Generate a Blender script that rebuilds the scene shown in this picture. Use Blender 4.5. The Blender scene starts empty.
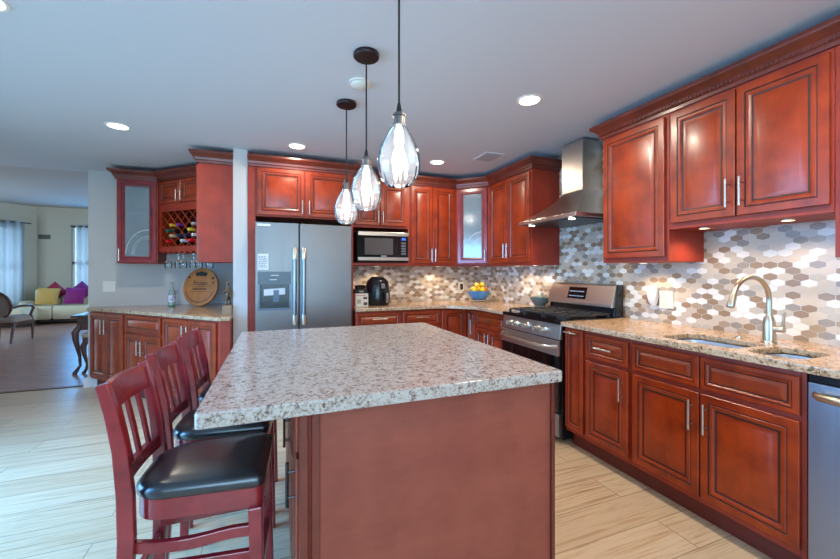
import bpy, bmesh, math, random
from mathutils import Vector, Matrix
R = math.radians
sc = bpy.context.scene
C = sc.collection
random.seed(7)

# ------------------------------------------------------------------ camera
cam = bpy.data.objects.new('camera', bpy.data.cameras.new('camera')); C.objects.link(cam)
YAW = math.atan((420 - 276.4) / 373.0)
cam.location = (0, 0, 1.285); cam.rotation_euler = (R(90), 0, -YAW)
cam.data.sensor_width = 36; cam.data.lens = 373 / 840 * 36; cam.data.shift_y = -8.2 / 840
cam.data.clip_start = .02
sc.camera = cam
# ------------------------------------------------------------------ world, exposure
sc.view_settings.view_transform = 'Standard'; sc.view_settings.look = 'None'
sc.view_settings.gamma = 1; sc.view_settings.exposure = 0.15
w = bpy.data.worlds.new('sky'); sc.world = w; w.use_nodes = True
w.node_tree.nodes['Background'].inputs[0].default_value = (.56, .79, 1.0, 1)
w.node_tree.nodes['Background'].inputs[1].default_value = 4.2
sc.cycles.max_bounces = 8; sc.cycles.diffuse_bounces = 5; sc.cycles.glossy_bounces = 4
sc.cycles.transparent_max_bounces = 12; sc.cycles.sample_clamp_indirect = 4
sc.cycles.caustics_reflective = False; sc.cycles.caustics_refractive = False

def light(name, kind, loc, energy, color, rot=(0, 0, 0), size=None, size_y=None, parent=None, spot=None, radius=None):
    d = bpy.data.lights.new(name, kind); d.energy = energy; d.color = color
    if kind == 'AREA':
        d.shape = 'RECTANGLE' if size_y else 'DISK'; d.size = size
        if size_y: d.size_y = size_y
    if spot: d.spot_size = R(spot); d.spot_blend = .6
    if radius is not None: d.shadow_soft_size = radius
    o = bpy.data.objects.new(name, d); C.objects.link(o); o.location = loc; o.rotation_euler = rot
    if parent: o.parent = parent
    return o
LIVC = (.60, .83, 1.0); COOL = (.09, .44, 1.0); DAY = (.38, .70, 1.0); WARM = (1.0, .78, .52); NEUT = (1.0, .87, .70)
# daylight entering by the glass door on the left, the windows behind and the living room back window, plus an added living room fill
light('daylight_glass_door', 'AREA', (-3.10, 1.9, 1.15), 180, COOL, (0, R(-50), 0), 2.0, 2.9).data.spread = R(125)
light('daylight_rear_window', 'AREA', (-.6, -2.52, 1.5), 92, DAY, (R(97), 0, 0), 3.0, 1.5)
light('added_living_fill', 'AREA', (-7.55, 9.3, 1.55), 80, LIVC, (0, R(-90), 0), 1.9, 2.0)  # fill lamp added to light the living room from the side
light('daylight_living_back_window', 'AREA', (-4.55, 12.3, 1.5), 40, COOL, (R(-90), 0, 0), 1.0, 1.8)

# ------------------------------------------------------------------ materials
def lin(r, g, b):
    f = lambda c: (c / 255 / 12.92) if c / 255 <= .04045 else ((c / 255 + .055) / 1.055) ** 2.4
    return (f(r), f(g), f(b), 1)
def mat(name, col=(.8, .8, .8, 1), rough=.5, metal=0, **k):
    m = bpy.data.materials.new(name); m.use_nodes = True
    b = m.node_tree.nodes['Principled BSDF']
    b.inputs['Base Color'].default_value = col; b.inputs['Roughness'].default_value = rough
    b.inputs['Metallic'].default_value = metal
    for a, v in k.items(): b.inputs[a.replace('_', ' ')].default_value = v
    return m
class N:
    """tiny node helper"""
    def __init__(s, m):
        s.t = m.node_tree; s.b = s.t.nodes['Principled BSDF']
    def n(s, kind, **k):
        nd = s.t.nodes.new(kind)
        for a, v in k.items(): setattr(nd, a, v)
        return nd
    def l(s, a, b): s.t.links.new(a, b)
    def val(s, sock, v):
        if hasattr(v, 'is_output'): s.l(v, sock)
        else: sock.default_value = v
    def math(s, op, a, b=0.0, c=0.0):
        nd = s.n('ShaderNodeMath', operation=op)
        s.val(nd.inputs[0], a); s.val(nd.inputs[1], b)
        if len(nd.inputs) > 2: s.val(nd.inputs[2], c)
        return nd.outputs[0]
    def coord(s, which='Object', scale=(1, 1, 1), rot=(0, 0, 0), loc=(0, 0, 0)):
        tc = s.n('ShaderNodeTexCoord'); mp = s.n('ShaderNodeMapping')
        mp.inputs['Scale'].default_value = scale; mp.inputs['Rotation'].default_value = rot; mp.inputs['Location'].default_value = loc
        s.l(tc.outputs[which], mp.inputs[0]); return mp.outputs[0]
    def noise(s, vec, scale=5, detail=4, rough=.5, dist=0):
        nd = s.n('ShaderNodeTexNoise'); s.l(vec, nd.inputs['Vector'])
        nd.inputs['Scale'].default_value = scale; nd.inputs['Detail'].default_value = detail
        nd.inputs['Roughness'].default_value = rough; nd.inputs['Distortion'].default_value = dist
        return nd.outputs['Fac']
    def ramp(s, fac, stops, interp='LINEAR'):
        nd = s.n('ShaderNodeValToRGB'); cr = nd.color_ramp; cr.interpolation = interp
        while len(cr.elements) < len(stops): cr.elements.new(.5)
        for e, (p, c) in zip(cr.elements, stops): e.position = p; e.color = c
        s.l(fac, nd.inputs[0]); return nd.outputs[0]
    def mix(s, fac, a, b, blend='MIX'):
        nd = s.n('ShaderNodeMix', data_type='RGBA', blend_type=blend)
        s.val(nd.inputs[0], fac); s.val(nd.inputs[6], a); s.val(nd.inputs[7], b)
        return nd.outputs[2]
    def bump(s, h, strength=.1, dist=.002):
        nd = s.n('ShaderNodeBump'); nd.inputs['Strength'].default_value = strength; nd.inputs['Distance'].default_value = dist
        s.l(h, nd.inputs['Height']); s.l(nd.outputs[0], s.b.inputs['Normal'])
    def base(s, c): s.l(c, s.b.inputs['Base Color'])

def wood(name, c1, c2, rough=.33, streak=(7, 7, .9), coat=.25, blotch=.72):
    m = mat(name, c1, rough, Coat_Weight=coat, Coat_Roughness=.2); k = N(m)
    v = k.coord(scale=streak); f = k.noise(v, 4, 6, .6, .6)
    f2 = k.noise(k.coord(), 7.0, 4, .6)
    c = k.mix(blotch, k.ramp(f, [(.3, c2), (.7, c1)]), k.ramp(f2, [(.32, c2), (.62, c1)]))
    k.base(c); return m
CHERRY = wood('cherry_wood', lin(164, 58, 14), lin(112, 31, 8), coat=.12)
CROWN_SHADED = wood('cherry_crown_shaded', lin(116, 44, 28), lin(86, 29, 19), .38)  # darker cherry copy, shade of the crown overhang put into the colour
CHERRY_SIDE = wood('cherry_side_veneer', lin(160, 52, 28), lin(132, 40, 20), .5, coat=0)
GLAZE = mat('dark_glaze', lin(58, 20, 18), .5)
MAHOG = wood('mahogany_lacquer', lin(150, 38, 44), lin(108, 20, 30), .22, (1.5, 1.5, 1.5), .5)
ISLAND = wood('island_veneer', lin(148, 74, 56), lin(128, 58, 44), .6, (1.4, 3, 8), .0)
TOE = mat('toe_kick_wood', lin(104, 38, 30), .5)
NICKEL = mat('brushed_nickel', lin(205, 200, 192), .28, 1)
NICKEL_DARK = mat('dark_pewter', lin(74, 70, 72), .35, 1)
PEWTER = mat('pewter_socket', lin(128, 126, 126), .3, 1)
CAPM = mat('pale_champagne', lin(226, 216, 202), .3, .9)
CHAMP = mat('champagne_nickel', lin(200, 186, 166), .32, 1)
def steel(name, col, rough, streak):
    m = mat(name, col, rough, 1); k = N(m)
    f = k.noise(k.coord(scale=streak), 60, 2, .5)
    k.l(k.math('MULTIPLY_ADD', f, .16, rough - .08), k.b.inputs['Roughness']); return m
STEEL = steel('stainless_steel', lin(150, 156, 164), .36, (1, 1, .03))
STEEL_H = steel('stainless_hood', lin(200, 192, 182), .32, (.03, .03, 1))
STEEL_F = steel('stainless_fridge', lin(126, 123, 122), .40, (1, 1, .03))
SINKM = mat('sink_steel', lin(214, 216, 220), .42, 1)
BLACK = mat('black_enamel', lin(16, 16, 18), .25)
BLACKM = mat('black_matte', lin(24, 24, 26), .55)
BLACKGLASS = mat('black_glass', lin(12, 12, 14), .06)
IRON = mat('cast_iron', lin(38, 37, 38), .5)
LEATHER = mat('black_leather', lin(20, 24, 32), .30, Specular_IOR_Level=.8, Coat_Weight=.4, Coat_Roughness=.25)
k = N(LEATHER); k.bump(k.noise(k.coord(), 180, 3), .12, .001)
WHITE = mat('white_plastic', lin(232, 230, 224), .4)
CREAMP = mat('cream_plastic', lin(226, 212, 188), .4)
PAINT = mat('wall_paint', lin(201, 199, 198), .7)
CEIL = mat('ceiling_paint', lin(206, 214, 226), .8)
TRIMW = mat('white_trim', lin(236, 236, 236), .4)
LRWALL = mat('living_wall_paint', lin(190, 184, 166), .75)
BRONZE = mat('dark_bronze', lin(58, 46, 48), .4, .7)
CORD = mat('black_cord', lin(20, 20, 22), .6)
PAPER = mat('paper', lin(225, 228, 232), .7)
INK = mat('ink', lin(40, 40, 48), .6)
BLACKINK = mat('black_lettering', lin(26, 20, 14), .6)
BLUESCREEN = mat('blue_display', lin(40, 80, 190), .3, Emission_Color=lin(60, 120, 255), Emission_Strength=.8)
WDISPLAY = mat('white_display_digits', lin(150, 156, 170), .4, Emission_Color=(.8, .9, 1, 1), Emission_Strength=.12)
CANGLOW = mat('lamp_diffuser', lin(255, 250, 240), .5, Emission_Color=(1, .95, .86, 1), Emission_Strength=9)
PUCKGLOW = mat('puck_diffuser', lin(255, 240, 210), .5, Emission_Color=(1, .70, .36, 1), Emission_Strength=3)
BULBGLOW = mat('bulb_glow', lin(255, 255, 255), .4, Emission_Color=(.92, .96, 1, 1), Emission_Strength=4)

def granite(name, stops, scale=1.0, warm=None):
    m = mat(name, (.5, .5, .5, 1), .16, Specular_IOR_Level=.6); k = N(m); v = k.coord()
    a = k.noise(v, 95 * scale, 5, .65, .3)
    b = k.noise(v, 30 * scale, 4, .6, .8)
    s = k.math('MULTIPLY_ADD', b, .55, k.math('MULTIPLY', a, .75)); s = k.math('SUBTRACT', s, .12)
    c = k.ramp(s, stops)
    vo = k.n('ShaderNodeTexVoronoi'); k.l(v, vo.inputs['Vector']); vo.inputs['Scale'].default_value = 170 * scale
    sp = k.math('LESS_THAN', k.math('ADD', vo.outputs['Distance'], k.noise(v, 30 * scale, 2)), .56)
    c = k.mix(k.math('MULTIPLY', sp, .55), c, lin(62, 54, 52))
    k.base(c); return m
GRAN_I = granite('island_granite', [(.36, lin(74, 66, 64)), (.45, lin(146, 126, 114)), (.52, lin(176, 165, 156)), (.62, lin(194, 186, 180)), (.72, lin(160, 142, 130))], 1.2)
GRAN_WARMLIT = granite('counter_granite_warmlit', [(.36, lin(70, 58, 52)), (.45, lin(150, 116, 84)), (.52, lin(190, 154, 118)), (.62, lin(208, 180, 150)), (.72, lin(160, 122, 94))])  # tan stops carry the warm under-cabinet light in the colour

def hextile(name, uaxis):
    """elongated hexagon mosaic: columns along uaxis ('X' or 'Y'), rows along Z"""
    m = mat(name, (.6, .6, .6, 1), .25); k = N(m)
    sx = k.n('ShaderNodeSeparateXYZ'); tc = k.n('ShaderNodeTexCoord'); k.l(tc.outputs['Object'], sx.inputs[0])
    W_, Pt, H_ = .066, .033, .0445
    x = k.math('DIVIDE', sx.outputs[uaxis], W_); y = k.math('DIVIDE', sx.outputs['Z'], Pt * 2)
    def lattice(off):
        xs = k.math('ADD', x, off); ys = k.math('ADD', y, off)
        ix = k.math('ROUND', xs); iy = k.math('ROUND', ys)
        dx = k.math('MULTIPLY', k.math('ABSOLUTE', k.math('SUBTRACT', xs, ix)), 2.0)       # 1 at the vertical side
        dz = k.math('MULTIPLY', k.math('ABSOLUTE', k.math('SUBTRACT', ys, iy)), Pt * 2)
        sl = k.math('DIVIDE', k.math('MULTIPLY_ADD', dx, H_ - Pt, dz), H_ / 2)
        return k.math('MAXIMUM', dx, sl), ix, iy
    ma, ax, ay = lattice(0.0); mb, bx, by = lattice(.5)
    t = k.math('LESS_THAN', mb, ma)
    mm = k.math('MINIMUM', ma, mb)
    def pick(a, b): return k.math('ADD', k.math('MULTIPLY', a, k.math('SUBTRACT', 1.0, t)), k.math('MULTIPLY', b, t))
    cid = k.n('ShaderNodeCombineXYZ'); k.l(pick(ax, bx), cid.inputs[0]); k.l(pick(ay, by), cid.inputs[1]); k.l(t, cid.inputs[2])
    wn = k.n('ShaderNodeTexWhiteNoise', noise_dimensions='3D'); k.l(cid.outputs[0], wn.inputs['Vector'])
    c = k.ramp(wn.outputs['Value'], [(0, lin(234, 228, 218)), (.22, lin(206, 188, 166)), (.48, lin(192, 178, 160)), (.64, lin(152, 124, 96)), (.80, lin(152, 140, 128)), (.92, lin(170, 148, 122))], 'CONSTANT')
    st = k.noise(k.coord(scale=(6, 6, 40)), 8, 4, .6)
    c = k.mix(k.math('MULTIPLY', st, .25), c, lin(120, 100, 86))
    g = k.math('GREATER_THAN', mm, .955)
    c = k.mix(g, c, lin(196, 186, 176)); k.base(c)
    k.bump(k.math('SUBTRACT', 1.0, g), .25, .001)
    return m
TILE_Y = hextile('hex_tile_side', 'Y'); TILE_X = hextile('hex_tile_back', 'X')

def planks(name, cols, rw, bw, off, axis_rot, streak, rough, seam):
    m = mat(name, (.5, .4, .3, 1), rough, Specular_IOR_Level=.55); k = N(m)
    v = k.coord(rot=(0, 0, axis_rot), loc=off)
    br = k.n('ShaderNodeTexBrick'); k.l(v, br.inputs['Vector'])
    br.inputs['Scale'].default_value = 1; br.inputs['Brick Width'].default_value = bw; br.inputs['Row Height'].default_value = rw
    br.inputs['Mortar Size'].default_value = .0022; br.inputs['Mortar Smooth'].default_value = .1
    br.inputs['Color1'].default_value = (0, 0, 0, 1); br.inputs['Color2'].default_value = (1, 1, 1, 1); br.inputs['Mortar'].default_value = (.5, .5, .5, 1)
    br.offset = .37
    sep = k.n('ShaderNodeSeparateXYZ'); k.l(v, sep.inputs[0])
    jit = k.n('ShaderNodeCombineXYZ')
    k.l(k.math('MULTIPLY_ADD', br.outputs['Color'], 7.0, k.math('MULTIPLY', sep.outputs[0], streak[0])), jit.inputs[0])
    k.l(k.math('MULTIPLY', sep.outputs[1], streak[1]), jit.inputs[1])
    k.l(k.math('MULTIPLY', br.outputs['Color'], 5.0), jit.inputs[2])
    a = k.noise(jit.outputs[0], 1.6, 7, .62, 1.2)
    c = k.ramp(a, [(.30, cols[1]), (.40, cols[3]), (.48, cols[0]), (.54, cols[0]), (.60, cols[3]), (.70, cols[1])])
    mp = k.n('ShaderNodeMapping'); mp.inputs['Scale'].default_value = (1.0, 2.2, 1.0); mp.inputs['Location'].default_value = (3.1, 1.7, .4); k.l(jit.outputs[0], mp.inputs[0])
    cr = k.noise(mp.outputs[0], 1.5, 5, .6, 1.6)
    c = k.mix(k.ramp(cr, [(.59, (0, 0, 0, 1)), (.70, (.7, .7, .7, 1))]), c, cols[2])
    c = k.mix(k.math('MULTIPLY', br.outputs['Color'], .35), c, cols[1])
    c = k.mix(k.math('MULTIPLY', br.outputs['Fac'], .7), c, seam)
    k.base(c); return m
FLOOR = planks('oak_plank_floor', [lin(216, 190, 156), lin(176, 144, 108), lin(116, 90, 66), lin(202, 172, 136)], .21, 1.32, (.32, .11, 0), 0, (.75, 17), .30, lin(104, 82, 62))
LRFLOOR = planks('walnut_plank_floor', [lin(172, 124, 108), lin(134, 92, 80), lin(96, 64, 58), lin(154, 108, 94)], .13, 1.2, (0, 0, 0), R(28), (1.2, 9), .32, lin(62, 42, 38))

def seethrough(name, tint, gloss=.18, rough=.03, body=0.0, bodycol=(.8, .85, .9, 1), ior=1.45):
    m = bpy.data.materials.new(name); m.use_nodes = True; t = m.node_tree; t.nodes.clear()
    out = t.nodes.new('ShaderNodeOutputMaterial'); tr = t.nodes.new('ShaderNodeBsdfTransparent'); gl = t.nodes.new('ShaderNodeBsdfGlossy')
    tr.inputs[0].default_value = tint; gl.inputs['Roughness'].default_value = rough; gl.inputs[0].default_value = (1, 1, 1, 1)
    fr = t.nodes.new('ShaderNodeFresnel'); fr.inputs[0].default_value = ior
    ad = t.nodes.new('ShaderNodeMath'); ad.operation = 'ADD'; ad.use_clamp = True; ad.inputs[1].default_value = gloss
    mx = t.nodes.new('ShaderNodeMixShader'); t.links.new(fr.outputs[0], ad.inputs[0]); t.links.new(ad.outputs[0], mx.inputs[0])
    src = tr.outputs[0]
    if body:
        df = t.nodes.new('ShaderNodeBsdfDiffuse'); df.inputs[0].default_value = bodycol
        m2 = t.nodes.new('ShaderNodeMixShader'); m2.inputs[0].default_value = body
        t.links.new(tr.outputs[0], m2.inputs[1]); t.links.new(df.outputs[0], m2.inputs[2]); src = m2.outputs[0]
    t.links.new(src, mx.inputs[1]); t.links.new(gl.outputs[0], mx.inputs[2]); t.links.new(mx.outputs[0], out.inputs[0])
    return m
PENDGLASS = seethrough('lustre_glass', (.96, .97, .98, 1), .07, .04, .12, lin(228, 234, 240), 1.18)
CABGLASS = seethrough('frosted_cabinet_glass', (.75, .82, .86, 1), .10, .12, .42, lin(150, 166, 176))
ETCH = mat('etched_line', lin(206, 216, 224), .4)
CLEAR = seethrough('clear_glass', (.93, .96, .97, 1), .05, .02)
SHEER = bpy.data.materials.new('sheer_curtain'); SHEER.use_nodes = True
_t = SHEER.node_tree; _b = _t.nodes['Principled BSDF']; _b.inputs['Base Color'].default_value = lin(226, 232, 238); _b.inputs['Roughness'].default_value = .9
_tl = _t.nodes.new('ShaderNodeBsdfTranslucent'); _tl.inputs[0].default_value = lin(232, 240, 246); _mx = _t.nodes.new('ShaderNodeMixShader'); _mx.inputs[0].default_value = .75
_t.links.new(_b.outputs[0], _mx.inputs[1]); _t.links.new(_tl.outputs[0], _mx.inputs[2]); _t.links.new(_mx.outputs[0], _t.nodes['Material Output'].inputs[0])

# ------------------------------------------------------------------ mesh helpers
class MB:
    def __init__(s): s.bm = bmesh.new()
    def face(s, vs, m=0):
        try: f = s.bm.faces.new(vs)
        except ValueError: return None
        f.material_index = m; return f
    def box(s, x0, x1, y0, y1, z0, z1, m=0):
        v = [s.bm.verts.new((x, y, z)) for z in (z0, z1) for y in (y0, y1) for x in (x0, x1)]
        for q in ((0, 2, 3, 1), (4, 5, 7, 6), (0, 1, 5, 4), (2, 6, 7, 3), (0, 4, 6, 2), (1, 3, 7, 5)): s.face([v[i] for i in q], m)
        return s
    def loft(s, rings, m=0, cap0=True, cap1=True, closed=True, ms=None):
        rs = [[s.bm.verts.new(p) for p in r] for r in rings]
        n = len(rs[0])
        for i in range(len(rs) - 1):
            mm = ms[i] if ms else m
            for j in range(n if closed else n - 1):
                s.face([rs[i][j], rs[i][(j + 1) % n], rs[i + 1][(j + 1) % n], rs[i + 1][j]], mm)
        if cap0: s.face(list(reversed(rs[0])), ms[0] if ms else m)
        if cap1: s.face(rs[-1], ms[-1] if ms else m)
        return s
    def prism(s, poly, z0, z1, m=0):
        return s.loft([[(x, y, z0) for x, y in poly], [(x, y, z1) for x, y in poly]], m)
    def tube(s, pts, r, n=10, m=0, cap=True):
        pts = [Vector(p) for p in pts]; rs = r if isinstance(r, (list, tuple)) else [r] * len(pts)
        rings = []; up = None
        for i, p in enumerate(pts):
            d = (pts[min(i + 1, len(pts) - 1)] - pts[max(i - 1, 0)]).normalized()
            if up is None: up = Vector((0, 0, 1)) if abs(d.z) < .9 else Vector((1, 0, 0))
            a = d.cross(up).normalized(); b = a.cross(d).normalized(); up = b
            rings.append([p + (a * math.cos(t) + b * math.sin(t)) * rs[i] for t in [2 * math.pi * q / n for q in range(n)]])
        return s.loft(rings, m, cap, cap)
    def cyl(s, p0, p1, r, n=20, m=0, r1=None): return s.tube([p0, p1], [r, r if r1 is None else r1], n, m)
    def bar(s, pts, wx, wy, m=0, side=Vector((0, 1, 0))):
        """rectangular bar along pts: wy thick along `side`, wx across"""
        pts = [Vector(p) for p in pts]; rings = []
        ws = wx if isinstance(wx, (list, tuple)) else [wx] * len(pts)
        for i, p in enumerate(pts):
            d = (pts[min(i + 1, len(pts) - 1)] - pts[max(i - 1, 0)]).normalized()
            b = (side - d * side.dot(d)).normalized(); a = d.cross(b).normalized(); h = ws[i] / 2
            rings.append([p + a * h + b * wy / 2, p - a * h + b * wy / 2, p - a * h - b * wy / 2, p + a * h - b * wy / 2])
        return s.loft(rings, m)
    def lathe(s, prof, c=(0, 0, 0), n=28, m=0, ms=None, rmod=None):
        c = Vector(c); rings = []
        for r, z in prof:
            ring = []
            for q in range(n):
                t = 2 * math.pi * q / n; rr = max(r, 1e-4) * (rmod(t, z) if rmod else 1)
                ring.append(c + Vector((rr * math.cos(t), rr * math.sin(t), z)))
            rings.append(ring)
        return s.loft(rings, m, prof[0][0] < 1e-3 or True, True, ms=ms)
    def shell(s, prof, c=(0, 0, 0), n=28, m=0, rmod=None):
        """lathe without caps"""
        c = Vector(c); rings = [[c + Vector((r * (rmod(2 * math.pi * q / n, z) if rmod else 1) * math.cos(2 * math.pi * q / n), r * (rmod(2 * math.pi * q / n, z) if rmod else 1) * math.sin(2 * math.pi * q / n), z)) for q in range(n)] for r, z in prof]
        return s.loft(rings, m, False, False)
    def ball(s, c, rx, ry=None, rz=None, n=16, m=0):
        ry = rx if ry is None else ry; rz = rx if rz is None else rz
        mt = Matrix.Translation(c) @ Matrix.Diagonal((rx, ry, rz, 1))
        r = bmesh.ops.create_uvsphere(s.bm, u_segments=n, v_segments=max(6, n // 2), radius=1, matrix=mt)
        for v in r['verts']:
            for f in v.link_faces: f.material_index = m
        return s
    def rot(s, mtx): bmesh.ops.transform(s.bm, matrix=mtx, verts=s.bm.verts); return s

def obj(name, mb, mats, parent=None, smooth=None, bevel=None, seg=2, subsurf=0):
    bm = mb.bm; bmesh.ops.recalc_face_normals(bm, faces=bm.faces)
    me = bpy.data.meshes.new(name); bm.to_mesh(me); bm.free()
    for mm in (mats if isinstance(mats, (list, tuple)) else [mats]): me.materials.append(mm)
    o = bpy.data.objects.new(name, me); C.objects.link(o)
    if parent: o.parent = parent
    if smooth is not None:
        me.shade_smooth(); me.set_sharp_from_angle(angle=R(smooth))
    if bevel:
        b = o.modifiers.new('bevel', 'BEVEL'); b.width = bevel; b.segments = seg; b.limit_method = 'ANGLE'; b.angle_limit = R(40)
    if subsurf:
        b = o.modifiers.new('subdiv', 'SUBSURF'); b.levels = subsurf; b.render_levels = subsurf
    return o
def thing(name, label, cat, loc=(0, 0, 0), rz=0, group=None):
    o = bpy.data.objects.new(name, None); C.objects.link(o); o.location = loc; o.rotation_euler = (0, 0, rz)
    o.empty_display_size = .05; o['label'] = label; o['category'] = cat
    if group: o['group'] = group
    return o
def tag(o, label, cat, group=None):
    o['label'] = label; o['category'] = cat
    if group: o['group'] = group
    return o
def struct(name, mb, mats, parent=None, **k):
    o = obj(name, mb, mats, parent, **k)
    if not parent: o['kind'] = 'structure'
    return o
def copy_thing(src, loc=None, rz=None, label=None):
    def cp(o, par):
        c = o.copy(); C.objects.link(c)
        if par: c.parent = par
        for ch in list(o.children): cp(ch, c)
        return c
    r = cp(src, None)
    if loc is not None: r.location = loc
    if rz is not None: r.rotation_euler = (0, 0, rz)
    if label: r['label'] = label
    return r
def text(name, body, size, m, parent, mtx, extrude=.0006, align='CENTER'):
    cu = bpy.data.curves.new(name, 'FONT'); cu.body = body; cu.size = size; cu.align_x = align; cu.align_y = 'CENTER'; cu.extrude = extrude
    t = bpy.data.objects.new(name + '_tmp', cu); C.objects.link(t)
    dg = bpy.context.evaluated_depsgraph_get(); me = bpy.data.meshes.new_from_object(t.evaluated_get(dg))
    bpy.data.objects.remove(t); bpy.data.curves.remove(cu)
    me.name = name; me.materials.clear(); me.materials.append(m); me.transform(mtx)
    o = bpy.data.objects.new(name, me); C.objects.link(o); o.parent = parent
    return o
def rrect(x0, x1, y0, y1, r, n=6):
    pts = []
    for cx, cy, a0 in ((x1 - r, y1 - r, 0), (x0 + r, y1 - r, 90), (x0 + r, y0 + r, 180), (x1 - r, y0 + r, 270)):
        for i in range(n + 1):
            a = R(a0 + 90 * i / n); pts.append((cx + r * math.cos(a), cy + r * math.sin(a)))
    return pts

# ------------------------------------------------------------------ cabinet parts (local frame: x across, front faces -y, z up)
def panel_mesh(x0, x1, z0, z1, y=0.0, t=.02, glass=False, mb=None):
    mb = mb or MB(); w_, h_ = x1 - x0, z1 - z0; s = min(1.0, min(w_, h_) / .27)
    st = .052 * s
    prof = [(0, 0, 0), (0, t - .003, 0), (.003, t, 0), (st * .70, t, 0), (st * .74, t - .0035, 1), (st * .80, t - .0035, 1), (st * .86, t - .0005, 0), (st * 1.05, t - .0015, 0), (st * 1.22, t - .007, 0)]
    if not glass:
        prof += [(st * 1.32, t - .009, 1), (st * 1.40, t - .009, 1), (st * 1.86, t - .002, 0), (st * 1.93, t - .001, 0)]
    else: prof += [(st * 1.3, t - .009, 1), (st * 1.3, 0, 0)]
    rings = [[(x0 + a, y - b, z0 + a), (x1 - a, y - b, z0 + a), (x1 - a, y - b, z1 - a), (x0 + a, y - b, z1 - a)] for a, b, _ in prof]
    mb.loft(rings, cap0=not glass, cap1=not glass, ms=[p[2] for p in prof[1:]])
    return mb, st * 1.3
def add_handle(parent, axis, x, z, ln, y=-.02, m=None, r=.0055, so=.03):
    mb = MB(); h = ln / 2
    a, b = ((x, y - so, z - h), (x, y - so, z + h)) if axis == 'v' else ((x - h, y - so, z), (x + h, y - so, z))
    mb.cyl(a, b, r, 10)
    for q in (-.62, .62):
        px, pz = (x, z + q * h) if axis == 'v' else (x + q * h, z)
        mb.cyl((px, y, pz), (px, y - so, pz), r * .8, 8)
    return obj('handle', mb, m or NICKEL, parent, smooth=40)
def add_front(cab, kind, x0, x1, z0, z1, hd=None, m=None, y=0.0, hm=None, name=None):
    glass = kind == 'glass'
    mb, inset = panel_mesh(x0, x1, z0, z1, y, .02, glass)
    d = obj(name or ('drawer' if kind == 'drawer' else 'door'), mb, [m or CHERRY, GLAZE], cab, smooth=25)
    if glass:
        g = MB().box(x0 + inset - .004, x1 - inset + .004, y - .010, y - .006, z0 + inset - .004, z1 - inset + .004)
        obj('glass_pane', g, CABGLASS, d)
        e = MB(); cx, cz = x1 - inset, z0 + inset; ww = (x1 - x0) - 2 * inset
        for rr, th in ((ww * .98, .006), (ww * .72, .004), (ww * .64, .003)):
            zz = 1.28
            pts = []
            for i in range(15):
                a = R(90 + 90 * i / 14); px, pz = cx + rr * math.cos(a), cz + .02 + rr * math.sin(a) * zz
                pts.append((max(px, x0 + inset), y - .0108, pz))
            e.tube(pts, th / 2, 6)
        obj('etched_arc', e, ETCH, d)
    if hd: add_handle(d, *hd, y=y - .02, m=hm)
    return d
def cabinet(name, label, cat, loc, rz, w_, d_, z0, z1, fronts, toe=False, group=None, m=None, side=None, body=None):
    t = thing(name, label, cat, loc, rz, group)
    mb = body(MB()) if body else MB().box(0, w_, 0, d_, z0, z1)
    obj('body', mb, m or CHERRY_SIDE, t, bevel=.0015)
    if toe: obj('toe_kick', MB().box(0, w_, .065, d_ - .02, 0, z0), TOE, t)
    for f in fronts: add_front(t, *f)
    return t
def puck(cab, x, y, z, energy=2.2):
    p = obj('puck_light', MB().cyl((x, y, z), (x, y, z - .005), .030, 20), NICKEL, cab, smooth=40)
    obj('lens', MB().cyl((x, y, z - .0052), (x, y, z - .006), .024, 20), PUCKGLOW, p)
    light('puck_glow', 'SPOT', (x, y, z - .02), energy * 2.5, WARM, (0, 0, 0), parent=cab, spot=150, radius=.03)

# ================================================================== STRUCTURE
CZ = 2.41          # kitchen ceiling
XR, YB = 2.60, 4.30
struct('floor', MB().box(-3.2, 2.75, -2.6, 5.26, -.05, 0), FLOOR)
struct('floor_living', MB().box(-9, 3.2, 5.26, 13.2, -.05, 0), LRFLOOR)
struct('ceiling', MB().box(-3.2, 2.75, -2.6, 5.3, CZ, CZ + .54), CEIL)
struct('ceiling_living', MB().box(-9, 3.2, 5.3, 13.2, 2.95, 3.05), mat('living_ceiling_shaded', lin(170, 162, 156), .8))  # white ceiling greyed, the room's dimmer light is in the colour
struct('wall_right', MB().box(XR, XR + .12, -2.6, YB + .1, 0, CZ), TILE_Y)
struct('wall_back', MB().box(-.25, XR, YB, YB + .1, 0, CZ), TILE_X)
struct('wall_wing', MB().box(-.37, -.25, 3.80, 5.2, 0, CZ), PAINT)
struct('wall_nook', MB().box(-1.955, 2.72, 5.2, 5.32, 0, CZ + .5), PAINT)
# left wall with the glass door opening, rear wall with window opening
wl = MB(); wl.box(-3.32, -3.2, -2.6, .3, 0, CZ); wl.box(-3.32, -3.2, 3.5, 5.26, 0, CZ); wl.box(-3.32, -3.2, .3, 3.5, 2.3, CZ)
struct('wall_left', wl, PAINT)
wr = MB(); wr.box(-3.3, -2.2, -2.72, -2.6, 0, CZ); wr.box(1.0, 2.72, -2.72, -2.6, 0, CZ); wr.box(-2.2, 1.0, -2.72, -2.6, 0, .7); wr.box(-2.2, 1.0, -2.72, -2.6, 2.3, CZ)
struct('wall_rear', wr, PAINT)
fr = MB()
for y0 in (.3, 1.88, 3.42): fr.box(-3.30, -3.22, y0, y0 + .08, .08, 2.22)
fr.box(-3.30, -3.22, .3, 3.5, 2.22, 2.3); fr.box(-3.30, -3.22, .3, 3.5, 0, .08)
d1_ = struct('door_1', fr, TRIMW)
for y0, y1 in ((.38, 1.88), (1.96, 3.42)): obj('glass_pane', MB().box(-3.265, -3.257, y0, y1, .08, 2.22), CLEAR, d1_)
fr = MB()
for x0 in (-2.2, -1.15, -.1, .94): fr.box(x0, x0 + .06, -2.70, -2.62, .78, 2.22)
fr.box(-2.2, 1.0, -2.70, -2.62, .7, .78); fr.box(-2.2, 1.0, -2.70, -2.62, 2.22, 2.3)
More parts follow.
